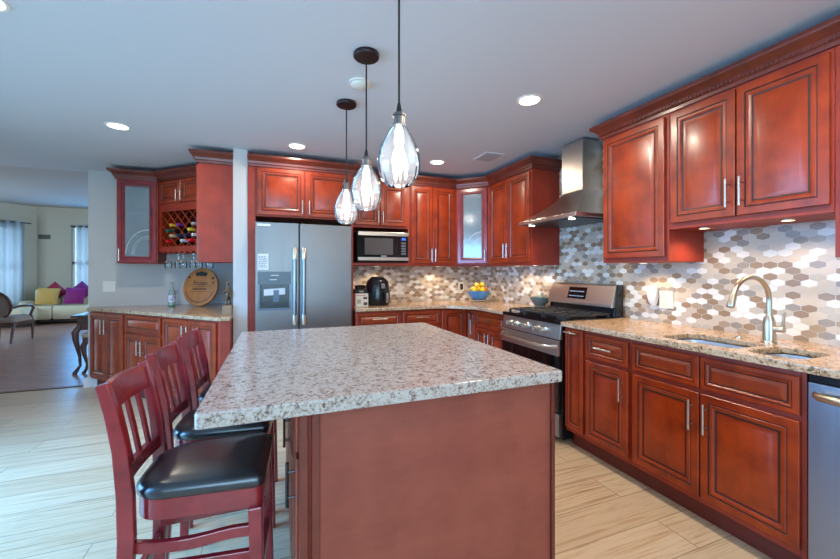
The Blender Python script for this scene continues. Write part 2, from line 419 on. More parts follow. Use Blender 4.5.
w1_ = struct('window_1', fr, TRIMW)
for x0 in (-2.14, -1.09, -.04): obj('glass_pane', MB().box(x0, x0 + .98, -2.665, -2.657, .78, 2.22), CLEAR, w1_)
# living room shell: back wall with a window, slanted bay wall with a window, side walls
A = Vector((-5.75, 12.5))
lw = MB(); lw.box(-5.75, -5.05, 12.5, 12.6, 0, 2.95); lw.box(-3.9, 3.2, 12.5, 12.6, 0, 2.95); lw.box(-5.05, -3.9, 12.5, 12.6, 2.5, 2.95); lw.box(-5.05, -3.9, 12.5, 12.6, 0, .45)
struct('wall_living_back', lw, LRWALL)
bay = MB(); d = Vector((-1, -1)).normalized(); nrm = Vector((-.7071, .7071)) * .1
def seg(a, b, z0, z1):
    p, q = A + d * a, A + d * b
    bay.prism([tuple(p), tuple(q), tuple(q + nrm), tuple(p + nrm)], z0, z1)
seg(0, .30, 0, 2.95); seg(1.75, 2.6, 0, 2.95); seg(.30, 1.75, 0, .4); seg(.30, 1.75, 2.42, 2.95)
struct('wall_living_bay', bay, LRWALL)
wv = MB(); wv.box(-7.7, -7.6, 5.3, 8.3, 0, 2.95); wv.box(-7.7, -7.6, 10.3, 10.66, 0, 2.95); wv.box(-7.7, -7.6, 8.3, 10.3, 0, .6); wv.box(-7.7, -7.6, 8.3, 10.3, 2.5, 2.95)
struct('wall_living_left', wv, LRWALL)
struct('wall_living_front', MB().box(-7.7, -3.2, 5.26, 5.34, 0, 2.95), LRWALL)
struct('baseboard_nook', MB().box(-1.985, -1.82, 5.165, 5.34, 0, .10), TRIMW, bevel=.004)
struct('trim_1', MB().box(-3.2, -1.955, 5.235, 5.285, 0, .008), mat('threshold_wood', lin(96, 72, 58), .4))
def window_frame(name, p, q, z0, z1, nrm_):
    mb = MB(); p, q = Vector(p), Vector(q); e = (q - p).normalized()
    def post(a, b, za, zb):
        u, v = p + e * a, p + e * b
        mb.prism([tuple(u), tuple(v), tuple(v + nrm_), tuple(u + nrm_)], za, zb)
    L = (q - p).length
    for a in (0, L / 2 - .03, L - .06): post(a, a + .06, z0, z1)
    for z in (z0, (z0 + z1) / 2, z1 - .06): post(0, L, z, z + .06)
    w_ = struct(name, mb, TRIMW)
    g = MB(); u, v = p + e * .03 + nrm_ * .4, p + e * (L - .03) + nrm_ * .4
    g.prism([tuple(u), tuple(v), tuple(v + nrm_ * .15), tuple(u + nrm_ * .15)], z0 + .03, z1 - .03); obj('glass_pane', g, CLEAR, w_)
window_frame('window_2', A + d * .30 + nrm * .3, A + d * 1.75 + nrm * .3, .4, 2.42, nrm * .5)
window_frame('window_4', (-7.68, 8.3), (-7.68, 10.3), .6, 2.5, Vector((.06, 0)))  # unseen window added so the side fill lamp has an opening
window_frame('window_3', (-5.05, 12.53), (-3.9, 12.53), .45, 2.5, Vector((0, .05)))

# ================================================================== WORKTOPS
def worktop(name, poly, z1, m, label, holes=(), t=.032):
    mb = MB().prism(poly, z1 - t, z1)
    o = obj(name, mb, m)
    for hpoly in holes:
        cut = obj('cutter', MB().prism(hpoly, z1 - .2, z1 + .1), m)
        bo = o.modifiers.new('cut', 'BOOLEAN'); bo.object = cut; bo.operation = 'DIFFERENCE'; bo.solver = 'EXACT'
        dg = bpy.context.evaluated_depsgraph_get(); me = bpy.data.meshes.new_from_object(o.evaluated_get(dg))
        o.modifiers.clear(); o.data = me; bpy.data.objects.remove(cut)
    b = o.modifiers.new('bevel', 'BEVEL'); b.width = .005; b.segments = 2; b.limit_method = 'ANGLE'; b.angle_limit = R(50)
    return tag(o, label, 'countertop')
SL = rrect(2.03, 2.33, 1.125, 1.50, .07); SR = rrect(2.03, 2.33, .885, 1.085, .07)
worktop('countertop', [(1.95, -.5), (XR - .002, -.5), (XR - .002, 2.19), (1.95, 2.19)], .915, GRAN_WARMLIT, 'tan granite countertop with the double sink cut into it', (SL, SR))
worktop('countertop', [(.735, 3.665), (1.72, 3.665), (1.95, 3.42), (1.95, 2.95), (XR - .002, 2.95), (XR - .002, YB - .002), (.735, YB - .002)], .915, GRAN_WARMLIT, 'granite corner countertop under the air fryer and fruit bowl')
worktop('island_top', rrect(-.20, 1.0, 1.105, 2.52, .015, 3), .915, GRAN_I, 'large speckled beige granite slab on top of the island', t=.042)
worktop('countertop', [(-1.94, 5.198), (-1.93, 5.10), (-.47, 3.59), (-.372, 3.59), (-.372, 5.198)], .89, GRAN_WARMLIT, 'granite countertop of the wine nook holding the round sign')

# ================================================================== ISLAND
isl = thing('kitchen_island', 'large cherry kitchen island with plain end panel under speckled granite top', 'kitchen island', (.075, 1.14, 0))
obj('body', MB().box(.0, .905, .012, 1.34, .0, .872), CHERRY_SIDE, isl, bevel=.002)
obj('end_panel', MB().box(.045, .89, .0, .012, .0, .872), ISLAND, isl)
obj('stile', MB().box(.022, .045, -.010, .012, .0, .872), CROWN_SHADED, isl, bevel=.002)
obj('stile', MB().box(.890, .905, -.012, .012, .0, .872), CROWN_SHADED, isl, bevel=.002)
obj('corner_post', MB().box(-.012, .012, -.006, .04, .0, .872), CROWN_SHADED, isl, bevel=.003)
for i in range(3):
    y0 = .05 + i * .43
    def iface(z0, z1, kind, hd):
        mb, _ = panel_mesh(-(y0 + .41), -y0, z0, z1, 0, .02)
        mb.rot(Matrix.Rotation(R(-90), 4, 'Z'))
        dd = obj(kind, mb, [CHERRY, GLAZE], isl, smooth=25)
        h = MB(); x_ = -.044
        if hd == 'v':
            yy = y0 + .37 if i == 2 else y0 + .05
            h.cyl((x_, yy, .545), (x_, yy, .685), .0055, 10)
            for z in (.575, .655): h.cyl((-.02, yy, z), (x_, yy, z), .0045, 8)
        else:
            yc = y0 + .2
            h.cyl((x_, yc - .08, .80), (x_, yc + .08, .80), .0055, 10)
            for y in (-.05, .05): h.cyl((-.02, yc + y, .80), (x_, yc + y, .80), .0045, 8)
        obj('handle', h, NICKEL_DARK, dd, smooth=40)
    iface(.11, .715, 'door', 'v'); iface(.735, .862, 'drawer', 'h')

# ================================================================== RIGHT BASE RUN (front faces -X; local x runs toward the camera)
RB = R(-90); FX = 2.005
def base_r(y0, y1, label, fronts, group='base cabinets by the sink', body=None):
    return cabinet('base_cabinet', label, 'cabinet', (FX, y0, 0), RB, y0 - y1, .59, .115, .883, fronts, True, group, body=body)
def sinkbody(mb):
    mb.box(0, .018, 0, .59, .115, .883); mb.box(.780, .798, 0, .59, .115, .883); mb.box(.018, .780, 0, .012, .115, .883); mb.box(.018, .780, .57, .59, .115, .883); mb.box(.018, .780, .012, .57, .115, .135); return mb
base_r(2.192, 2.004, 'narrow cherry pull-out cabinet right beside the range', [('door', .01, .176, .147, .868, ('h', .092, .845, .12))])
base_r(2.002, 1.646, 'cherry base cabinet with one drawer over one door', [('drawer', .014, .342, .697, .855, ('h', .178, .778, .14)), ('door', .014, .342, .147, .672, ('v', .305, .555, .14))])
base_r(1.644, .846, 'wide cherry sink base with two false fronts over two doors', [('drawer', .016, .393, .697, .855), ('drawer', .400, .781, .697, .855), ('door', .016, .393, .147, .672, ('v', .362, .555, .15)), ('door', .400, .781, .147, .672, ('v', .432, .555, .15))], body=sinkbody)
base_r(.238, -.49, 'cherry base cabinet past the dishwasher at the photo edge', [('drawer', .016, .36, .697, .855), ('door', .016, .36, .147, .672, ('v', .33, .555, .14)), ('door', .366, .712, .147, .672, ('v', .40, .555, .14)), ('drawer', .366, .712, .697, .855)])
# dishwasher
dw = thing('dishwasher', 'stainless dishwasher beside the sink cabinet at right edge', 'dishwasher', (1.985, .838, 0), RB)
obj('body', MB().box(0, .592, .03, .58, .02, .872), BLACKM, dw)
obj('door_panel', MB().box(.004, .588, -.006, .03, .11, .845), STEEL, dw, bevel=.004)
obj('control_strip', MB().box(.004, .588, .004, .03, .848, .872), BLACK, dw)
hb = MB(); hb.tube([(.035, -.008, .80), (.05, -.032, .80), (.12, -.042, .80), (.296, -.046, .80), (.47, -.042, .80), (.54, -.032, .80), (.555, -.008, .80)], .017, 12)
obj('handle', hb, CHAMP, dw, smooth=50)
obj('toe_kick', MB().box(.0, .592, .06, .5, 0, .11), BLACKM, dw)
# sink
def bowl(x0, x1, y0, y1):
    mb = MB(); top = .883; rings = []
    for ins, z in ((-.012, top), (0, top - .003), (.004, top - .06), (.012, top - .15), (.035, top - .175), (.10, top - .18)):
        rings.append([(x, y, z) for x, y in rrect(x0 + ins, x1 - ins, y0 + ins, y1 - ins, max(.07 - ins * .3, .02))])
    return mb.loft(rings, cap0=False, cap1=True)
snk = thing('sink', 'double bowl stainless steel sink set in the granite counter', 'sink', (0, 0, 0))
for y0, y1 in ((1.125, 1.50), (.885, 1.085)):
    b = obj('bowl', bowl(2.03, 2.33, y0, y1), SINKM, snk, smooth=40)
    obj('drain', MB().lathe([(.045, .7035), (.04, .706), (.012, .7045)], (2.17, (y0 + y1) / 2, 0), 20), NICKEL, b, smooth=40)
# faucet
fc = thing('faucet', 'brushed nickel gooseneck pull-down faucet with side lever behind the sink', 'faucet', (2.375, 1.15, .915))
obj('base', MB().lathe([(.032, 0), (.032, .006), (.027, .012), (.026, .10), (.022, .125), (.016, .14)], n=24), CHAMP, fc, smooth=35)
pts = [(0, 0, .13), (0, 0, .22)]
for i in range(13):
    a = R(180 * i / 12 * .93); pts.append((-.148 + .148 * math.cos(a), 0, .225 + .115 * math.sin(a)))
obj('spout', MB().tube(pts, .012, 14), CHAMP, fc, smooth=50)
e0 = Vector(pts[-1]); ed = (Vector(pts[-1]) - Vector(pts[-2])).normalized()
obj('spray_head', MB().tube([e0 - ed * .02, e0 + ed * .02, e0 + ed * .055, e0 + ed * .06], [.013, .0145, .0175, .015], 14), CHAMP, fc, smooth=50)
lv = MB(); lv.cyl((0, -.018, .075), (0, -.062, .077), .016, 14); lv.tube([(0, -.055, .077), (-.005, -.060, .11), (-.008, -.066, .165)], [.008, .006, .0055], 10)
obj('lever', lv, CHAMP, fc, smooth=50)
dk = tag(obj('soap_dispenser', MB().lathe([(.016, .915), (.016, .92), (.012, .926)], (2.40, 1.30, 0), 16), CHAMP, smooth=40), 'small round nickel cap on the granite beside the faucet', 'sink hole cover')

# ================================================================== RANGE
rg = thing('gas_range', 'stainless freestanding gas range with black door and cast iron grates', 'range', (1.965, 2.943, 0), RB)
W = .742
obj('body', MB().box(0, W, .01, .60, .03, .905), BLACK, rg, bevel=.003)
cp = MB(); cp.loft([[(0, -.012, .775), (W, -.012, .775), (W, .02, .775), (0, .02, .775)], [(0, .0, .885), (W, .0, .885), (W, .02, .885), (0, .02, .885)]])
cpo = obj('control_panel', cp, STEEL_H, rg, bevel=.002)
for x in (.12, .20, .34, .48, .56):
    kn = obj('knob', MB().tube([(x, -.005, .832), (x, -.012, .832), (x, -.045, .829)], [.030, .026, .022], 18), NICKEL, cpo, smooth=35)
    obj('grip', MB().box(x - .005, x + .005, -.054, -.04, .812, .847), NICKEL, kn, bevel=.002)
obj('cooktop', MB().box(-.002, W + .002, -.014, .60, .888, .918), BLACKGLASS, rg, bevel=.006)
gr = 0
for x0 in (.03, .265, .50):
    g = MB(); x1 = x0 + .212
    for x in (x0, x0 + .07, x0 + .142, x1): g.box(x - .006, x + .006, .05, .50, .935, .949)
    for y in (.05, .16, .275, .39, .50): g.box(x0 - .006, x1 + .006, y - .006, y + .006, .937, .951)
    for x in (x0, x1):
        for y in (.05, .50): g.box(x - .008, x + .008, y - .008, y + .008, .916, .94)
    obj('grate', g, IRON, rg, bevel=.002)
for x, y in ((.136, .14), (.136, .41), (.371, .275), (.606, .14), (.606, .41)):
    obj('burner', MB().lathe([(.05, .917), (.05, .923), (.035, .926), (.035, .931), (.002, .932)], (x, y, 0), 20), IRON, rg, smooth=30)
od = obj('oven_door', MB().box(.004, W - .004, -.022, .01, .235, .768), [BLACKGLASS], rg, bevel=.004)
obj('door_trim', MB().box(.003, W - .003, -.026, -.004, .655, .769), STEEL_H, od, bevel=.003)
hb = MB(); hb.tube([(.02, -.022, .725), (.05, -.055, .722), (.14, -.072, .715), (W / 2, -.078, .712), (W - .14, -.072, .715), (W - .05, -.055, .722), (W - .02, -.022, .725)], .015, 12)
obj('handle', hb, NICKEL, od, smooth=50)
dr = obj('drawer', MB().box(.004, W - .004, -.020, .01, .055, .225), STEEL, rg, bevel=.004)
bg = MB(); bg.loft([[(0, .525, .918), (W, .525, .918), (W, .61, .918), (0, .61, .918)], [(0, .535, .99), (W, .535, .99), (W, .61, .99), (0, .61, .99)]])
bgo = obj('backguard', bg, BLACK, rg, bevel=.002)
bg = MB(); bg.loft([[(0, .500, .995), (W, .500, .995), (W, .612, .985), (0, .612, .985)], [(0, .502, 1.015), (W, .502, 1.015), (W, .612, 1.015), (0, .612, 1.015)], [(0.0, .548, 1.165), (W, .548, 1.165), (W, .612, 1.165), (0, .612, 1.165)], [(0, .565, 1.178), (W, .565, 1.178), (W, .612, 1.178), (0, .612, 1.178)]])
obj('console', bg, STEEL_H, rg, bevel=.002)
obj('console_end', MB().loft([[(W + .001, .53, .918), (W + .012, .53, .918), (W + .012, .612, .918), (W + .001, .612, .918)], [(W + .001, .553, 1.175), (W + .012, .553, 1.175), (W + .012, .612, 1.175), (W + .001, .612, 1.175)]]), BLACK, rg)
dsp = MB(); dsp.loft([[(.25, .5085, 1.045), (.46, .5085, 1.045), (.46, .53, 1.045), (.25, .53, 1.045)], [(.25, .5388, 1.145), (.46, .5388, 1.145), (.46, .555, 1.145), (.25, .555, 1.145)]])
dso = obj('display', dsp, BLACKGLASS, rg)
dg_ = MB(); random.seed(3)
for r_, z in enumerate((1.064, 1.104)):
    x = .268
    while x < .435:
        ww = random.uniform(.006, .013); yy = .5085 + (z - 1.045) * .303 - .0012
        dg_.box(x, x + ww, yy - .001, yy + .003, z, z + .008); x += ww + .007
obj('display_marks', dg_, WDISPLAY, dso)

# ================================================================== HOOD
hd = thing('range_hood', 'stainless chimney range hood with flared canopy above the range', 'range hood', (0, 0, 0))
def hring(x, y0, y1, z): return [(x, y0, z), (XR - .004, y0, z), (XR - .004, y1, z), (x, y1, z)]
rings = []
for i in range(11):
    t = i / 10; q = (1 - t) ** 1.45
    rings.append(hring(2.38 - .28 * q, 2.412 - .218 * q, 2.655 + .243 * q, 1.735 + .235 * t))
obj('canopy', MB().loft(rings, cap0=False), STEEL_H, hd, smooth=30)
lip = MB(); lip.box(2.095, XR - .004, 2.19, 2.90, 1.705, 1.735); obj('lip', lip, STEEL_H, hd, bevel=.003)
obj('filter_panel', MB().box(2.14, 2.56, 2.23, 2.86, 1.698, 1.705), mat('hood_filter', lin(90, 92, 96), .4, .8), hd)
for y in (2.30, 2.79):
    l_ = obj('hood_light', MB().cyl((2.16, y, 1.700), (2.16, y, 1.694), .025, 16), CANGLOW, hd)
    light('hood_glow', 'SPOT', (2.2, y, 1.685), 2.0, NEUT, parent=hd, spot=130, radius=.03)
obj('chimney', MB().box(2.38, XR - .004, 2.412, 2.655, 1.96, CZ - .012), STEEL_H, hd, bevel=.002)

# ================================================================== UPPER CABINETS, RIGHT WALL
UX = 2.27
def upper_r(y0, y1, z0, label, fronts, name='upper_cabinet', z1=2.305):
    return cabinet(name, label, 'cabinet', (UX, y0, 0), RB, y0 - y1, XR - UX - .003, z0, z1, fronts, False, 'upper wall cabinets')
u1 = upper_r(2.10, 1.602, 1.346, 'tall single door cherry wall cabinet nearest right of the hood', [('door', .018, .478, 1.378, 2.245)])
puck(u1, .2, .16, 1.346, 2.5)
u2 = upper_r(1.600, .868, 1.543, 'raised two door cherry wall cabinet above the sink', [('door', .022, .362, 1.578, 2.245, ('v', .335, 1.70, .15)), ('door', .370, .722, 1.578, 2.245, ('v', .398, 1.70, .15))])
puck(u2, .14, .10, 1.543, 2.0); puck(u2, .52, .12, 1.543, 2.0)
u3 = upper_r(.866, .10, 1.346, 'cherry wall cabinet with rope column at the right photo edge', [('door', .07, .41, 1.378, 2.245, ('v', .38, 1.50, .15)), ('door', .416, .75, 1.378, 2.245, ('v', .446, 1.50, .15))])
rp = MB()
for j in range(2):
    pts = [(.035 + .009 * math.cos(i * .9 + j * math.pi), -.008 + .009 * math.sin(i * .9 + j * math.pi), 1.37 + i * .0098) for i in range(90)]
    rp.tube(pts, .007, 6)
obj('rope_column', rp, CHERRY, u3, smooth=60)
puck(u3, .25, .16, 1.346, 2.0)

# crown mouldings
def crown(label, path, z0=2.262, rope=False):
    prof = [(0, 0), (.012, 0), (.014, .018), (.022, .024), (.026, .044), (.044, .062), (.062, .074), (.066, .082), (.066, .098), (0, .098)]
    P2 = [Vector(p) for p in path]; rings = []
    def nr(a, b): dd = (b - a).normalized(); return Vector((dd.y, -dd.x))
    for i, p in enumerate(P2):
        if i == 0: off = nr(P2[0], P2[1])
        elif i == len(P2) - 1: off = nr(P2[-2], P2[-1])
        else:
            n1, n2 = nr(P2[i - 1], p), nr(p, P2[i + 1]); off = (n1 + n2) / (1 + n1.dot(n2))
        rings.append([(p.x + off.x * a, p.y + off.y * a, z0 + b) for a, b in prof])
    o = obj('crown_molding', MB().loft(rings, ms=[0] * (len(rings) - 1)), CROWN_SHADED, smooth=20)
    tag(o, label, 'crown molding')
    if rope:
        r_ = MB(); a, b = P2[1], P2[2]; L = (b - a).length; dd = (b - a).normalized(); nn = nr(a, b); n_ = int(L / .02)
        for q in range(n_):
            c_ = a + dd * (q + .5) * L / n_ + nn * .024
            r_.box(c_.x - .005, c_.x + .005, c_.y - .0065, c_.y + .0065, z0 + .024, z0 + .044)
        obj('rope_bead', r_, CROWN_SHADED, o)
    return o
crown('long cherry crown molding with rope bead over the right wall cabinets', [(XR - .003, 2.102), (UX - .002, 2.102), (UX - .002, .10)], rope=True)
crown('cherry crown molding stepping along the back wall cabinets', [(-.248, 3.788), (.732, 3.788), (.732, 3.968), (1.988, 3.968), (2.268, 3.688), (2.268, 2.928), (XR - .003, 2.928)])
crown('short cherry crown molding around the wine nook cabinets', [(-1.588, 5.198), (-1.588, 4.857), (-1.216, 4.857), (-.658, 4.337), (-.658, 3.857), (-.372, 3.857)], 2.268)

# ================================================================== UPPERS BACK WALL
upk = dict(group='upper wall cabinets')
u4 = cabinet('upper_cabinet', 'two door cherry wall cabinet between hood and glass corner cabinet', 'cabinet', (UX, 3.687, 0), RB, .757, XR - UX - .003, 1.346, 2.305,
             [('door', .02, .37, 1.378, 2.245, ('v', .345, 1.50, .15)), ('door', .376, .74, 1.378, 2.245, ('v', .402, 1.50, .15))], **upk)
puck(u4, .30, .16, 1.346, 2.0); puck(u4, .6, .16, 1.346, 1.8)
# diagonal corner with glass door
cg = thing('corner_cabinet', 'diagonal cherry corner wall cabinet with a frosted glass door', 'cabinet', (1.99, 3.97, 0), R(-45), 'upper wall cabinets')
q = math.sqrt(.5)
def loc_(x, y):  # world -> local of cg
    dx, dy = x - 1.99, y - 3.97; return (dx * q - dy * q, dx * q + dy * q)
poly = [loc_(*p) for p in ((1.99, 3.97), (2.27, 3.69), (XR - .003, 3.69), (XR - .003, YB - .003), (1.99, YB - .003))]
cb = MB()
for z0, z1 in ((1.346, 1.366), (2.245, 2.305), (1.66, 1.675), (1.95, 1.965)): cb.prism(poly if z1 - z0 > .016 else [(.03, .03), (.366, .03)] + [(p[0], p[1]) for p in (poly[2], poly[3], poly[4])], z0, z1)
cb.box(0, .045, 0, .02, 1.346, 2.305); cb.box(.351, .396, 0, .02, 1.346, 2.305); cb.box(.045, .351, 0, .02, 1.346, 1.40); cb.box(.045, .351, 0, .02, 2.23, 2.305)
for a, b in ((1, 2), (2, 3), (3, 4), (4, 0)):
    p, r_ = Vector(poly[a]), Vector(poly[b]); cb.loft([[(p.x, p.y, 1.366), (r_.x, r_.y, 1.366), (r_.x, r_.y, 2.245), (p.x, p.y, 2.245)], [(p.x * .985 + .003, p.y * .985, 1.366), (r_.x * .985 + .003, r_.y * .985, 1.366), (r_.x * .985 + .003, r_.y * .985, 2.245), (p.x * .985 + .003, p.y * .985, 2.245)]])
obj('body', cb, CHERRY_SIDE, cg)
add_front(cg, 'glass', .022, .374, 1.378, 2.245, ('v', .352, 1.47, .13), m=MAHOG)
puck(cg, .198, .2, 1.346, 2.2)
u5 = cabinet('upper_cabinet', 'tall two door cherry wall cabinet right of the microwave', 'cabinet', (1.402, 3.97, 0), 0, .586, .327, 1.346, 2.305,
             [('door', .016, .275, 1.378, 2.245, ('v', .255, 1.47, .15)), ('door', .281, .548, 1.378, 2.245, ('v', .301, 1.47, .15))], **upk)
puck(u5, .42, .16, 1.346, 2.0)
def mwbody(mb):
    mb.box(0, .668, 0, .327, 1.758, 2.305); mb.box(0, .02, 0, .327, 1.346, 1.758); mb.box(.65, .668, 0, .327, 1.346, 1.758)
    mb.box(.02, .65, 0, .327, 1.346, 1.378); mb.box(.02, .65, .31, .327, 1.378, 1.758); return mb
u6 = cabinet('microwave_cabinet', 'cherry wall cabinet with two short doors over a microwave shelf', 'cabinet', (.732, 3.97, 0), 0, .668, .327, 1.346, 2.305,
             [('door', .05, .322, 1.785, 2.245, ('v', .30, 1.87, .13)), ('door', .330, .635, 1.785, 2.245, ('v', .352, 1.87, .13))], body=mwbody, **upk)
puck(u6, .33, .16, 1.346, 2.0)
def frbody(mb):
    mb.box(.068, .978, 0, .507, 1.80, 2.305); mb.box(0, .068, 0, .497, 0, 2.305); mb.box(.957, .978, 0, .507, 0, 1.80); return mb
cabinet('refrigerator_cabinet', 'deep two door cherry cabinet above the refrigerator with tall side panel', 'cabinet', (-.248, 3.79, 0), 0, .978, .507, 1.80, 2.305,
        [('door', .083, .504, 1.815, 2.255, ('v', .482, 1.90, .13)), ('door', .523, .945, 1.815, 2.255, ('v', .548, 1.90, .13))], body=frbody, group='upper wall cabinets')

# microwave
mw = thing('microwave', 'stainless and black microwave on the shelf under short cabinet doors', 'microwave', (.795, 3.93, 1.379))
obj('case', MB().box(0, .578, .02, .345, .006, .335), BLACKM, mw, bevel=.004)
obj('feet', MB().box(.03, .55, .05, .3, 0, .006), BLACKM, mw)
obj('front', MB().box(0, .578, 0, .02, .012, .335), BLACKGLASS, mw, bevel=.003)
obj('top_strip', MB().box(.012, .578, -.012, 0, .290, .332), NICKEL, mw, bevel=.003)
obj('bottom_strip', MB().box(.012, .578, -.012, 0, .022, .058), NICKEL, mw, bevel=.003)
obj('window', MB().box(.085, .40, -.003, 0, .085, .265), mat('microwave_window', lin(82, 76, 76), .25), mw)
pnl = obj('keypad', MB().box(.47, .565, -.003, 0, .07, .282), BLACKGLASS, mw)
obj('screen', MB().box(.50, .545, -.006, -.003, .248, .274), BLUESCREEN, pnl)
kk = MB()
for i in range(3):
    for j in range(5): kk.box(.497 + i * .018, .509 + i * .018, -.005, -.003, .09 + j * .029, .108 + j * .029)
obj('keys', kk, mat('grey_keys', lin(120, 120, 126), .5), pnl)
obj('emblem', MB().box(.265, .325, -.004, 0, .068, .075), PAPER, mw)

# refrigerator
rf = thing('refrigerator', 'stainless side by side refrigerator with ice dispenser in left door', 'refrigerator', (-.178, 3.70, 0))
obj('body', MB().box(.004, .876, .075, .59, .02, 1.728), mat('grey_fridge_case', lin(96, 98, 102), .5), rf)
ld = MB()
ld.box(0, .372, 0, .065, .07, .925); ld.box(0, .372, 0, .065, 1.282, 1.735); ld.box(0, .018, 0, .065, .925, 1.282); ld.box(.306, .372, 0, .065, .925, 1.282); ld.box(.018, .306, .05, .065, .925, 1.282)
lo = obj('freezer_door', ld, STEEL_F, rf)
ro = obj('fridge_door', MB().box(.385, .876, 0, .065, .07, 1.735), STEEL_F, rf, bevel=.006, seg=3)
obj('door_gasket', MB().box(.004, .872, .062, .076, .05, 1.732), BLACKM, rf)
obj('kick_grille', MB().box(.01, .866, .03, .08, .0, .062), BLACKM, rf)
for door, x, sgn in ((lo, .338, 1), (ro, .420, -1)):
    h = MB(); h.tube([(x, 0, .80), (x, -.045, .82), (x, -.058, .88), (x, -.062, 1.15), (x, -.058, 1.40), (x, -.045, 1.47), (x, 0, 1.49)], [.02, .019, .016, .016, .016, .019, .02], 12)
    hh = obj('handle', h, STEEL, door, smooth=60)
    for z0, z1 in ((1.395, 1.50), (.79, .885)):
        yy = -.042
        obj('end_cap', MB().tube([(x, -.052, z0), (x, -.054, (z0 + z1) / 2), (x, -.03, z1)] if z0 > 1 else [(x, -.03, z0), (x, -.054, (z0 + z1) / 2), (x, -.052, z1)], [.020, .023, .018] if z0 > 1 else [.018, .023, .020], 12), CAPM, hh, smooth=60)
dp = obj('dispenser', MB().box(.018, .306, -.004, .05, 1.165, 1.282), mat('dispenser_panel', lin(52, 58, 68), .25), lo)
fm = MB(); fm.box(.018, .036, -.004, .05, .925, 1.165); fm.box(.290, .306, -.004, .05, .925, 1.165); fm.box(.036, .290, -.004, .05, .925, .945)
obj('dispenser_frame', fm, mat('dispenser_frame', lin(90, 98, 108), .3, .6), dp)
obj('dispenser_back', MB().box(.036, .290, .046, .05, .945, 1.165), BLACK, dp)
obj('paddle', MB().box(.15, .20, .02, .045, 1.00, 1.11), mat('dispenser_paddle', lin(70, 90, 110), .3), dp)
dm = MB(); dm.box(.13, .20, -.006, -.004, 1.245, 1.25); dm.box(.12, .18, -.006, -.004, 1.205, 1.21)
obj('dispenser_marks', dm, PAPER, dp)
nb = obj('paper_strip', MB().loft([[(.07, .012, 1.06), (.255, .030, 1.068), (.255, .032, 1.068), (.07, .014, 1.06)], [(.07, .012, 1.12), (.255, .030, 1.128), (.255, .032, 1.128), (.07, .014, 1.12)]]), PAPER, dp)
def note(label, x0, x1, z0, z1, rows):
    n = obj('paper_note', MB().box(x0, x1, 3.6975, 3.6995, z0, z1), PAPER)
    if rows:
        mk = MB(); random.seed(5)
        for i in range(rows):
            z = z1 - .02 - i * (z1 - z0 - .03) / rows; x = x0 + .008
            while x < x1 - .02:
                w_ = random.uniform(.008, .018); mk.box(x, min(x + w_, x1 - .006), 3.6968, 3.6976, z - .006, z); x += w_ + .007
        obj('printed_marks', mk, INK, n)
    return tag(n, label, 'paper')
note('white printed paper taped on the refrigerator left of the handles', -.160, -.068, 1.30, 1.445, 7)
note('thin white sticker at the top corner of the freezer door', -.165, -.05, 1.70, 1.722, 0)

# ================================================================== BACK BASE RUN
def base_b(x0, x1, label, fronts): return cabinet('base_cabinet', label, 'cabinet', (x0, 3.715, 0), 0, x1 - x0, .58, .115, .883, fronts, True, 'base cabinets along the back wall')
base_b(.735, 1.222, 'cherry base cabinet under the air fryer beside the refrigerator', [('drawer', .012, .472, .71, .86, ('h', .245, .80, .15)), ('door', .012, .24, .147, .69), ('door', .246, .472, .147, .69)])
base_b(1.224, 1.668, 'cherry base cabinet left of the corner doors behind the island', [('drawer', .012, .432, .71, .86, ('h', .222, .80, .15)), ('door', .012, .219, .147, .69), ('door', .225, .432, .147, .69)])
cc = thing('corner_base_cabinet', 'cherry corner base cabinet with two narrow doors meeting at inside corner', 'cabinet', (1.67, 3.715, 0), 0, 'base cabinets along the back wall')
obj('body', MB().prism([(0, 0), (.335, 0), (.335, -.185), (.925, -.185), (.925, .58), (0, .58)], .115, .883), CHERRY_SIDE, cc)
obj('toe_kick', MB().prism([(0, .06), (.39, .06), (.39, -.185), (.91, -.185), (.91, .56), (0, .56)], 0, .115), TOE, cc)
add_front(cc, 'door', .012, .30, .147, .86)
mb, _ = panel_mesh(.012, .178, .147, .86); mb.rot(Matrix.Translation((.335, -.005, 0)) @ Matrix.Rotation(RB, 4, 'Z'))
d2 = obj('door', mb, [CHERRY, GLAZE], cc, smooth=25)
hb = MB(); hb.cyl((.285, -.15, .60), (.285, -.15, .76), .0055, 10)
for z in (.63, .73): hb.cyl((.315, -.15, z), (.285, -.15, z), .0045, 8)
obj('handle', hb, NICKEL, d2, smooth=40)
cabinet('base_cabinet', 'cherry base cabinet with drawer and paired doors just left of range', 'cabinet', (FX, 3.525, 0), RB, .572, .59, .115, .883,
        [('drawer', .014, .555, .71, .86, ('h', .28, .79, .16)), ('door', .014, .28, .147, .69, ('v', .25, .58, .15)), ('door', .287, .555, .147, .69, ('v', .315, .58, .15))], True, 'base cabinets along the back wall')

# ================================================================== WINE NOOK
# base run stands on a slant across the corner
F0, F1 = Vector((-1.915, 5.13)), Vector((-.455, 3.62))
ang = math.atan2(F1.y - F0.y, F1.x - F0.x); L = (F1 - F0).length
dirv = (F1 - F0).normalized(); inn = Vector((-dirv.y, dirv.x))
def nookbase(s0, s1, label, fronts, back):
    p = F0 + dirv * s0
    t = thing('base_cabinet', label, 'cabinet', (p.x, p.y, 0), ang, 'base cabinets of the wine nook')
    def lc(v):
        dd = Vector(v) - p; return (dd.dot(dirv), dd.dot(inn))
    poly = [(0, 0), (s1 - s0, 0)] + [lc(b) for b in back]
    obj('body', MB().prism(poly, .115, .858), CHERRY_SIDE, t)
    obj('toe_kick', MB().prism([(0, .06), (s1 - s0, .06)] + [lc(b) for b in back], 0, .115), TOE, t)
    for f in fronts: add_front(t, *f)
a1, a2 = .69, 1.31
pa = F0 + dirv * a1; pb = F0 + dirv * a2
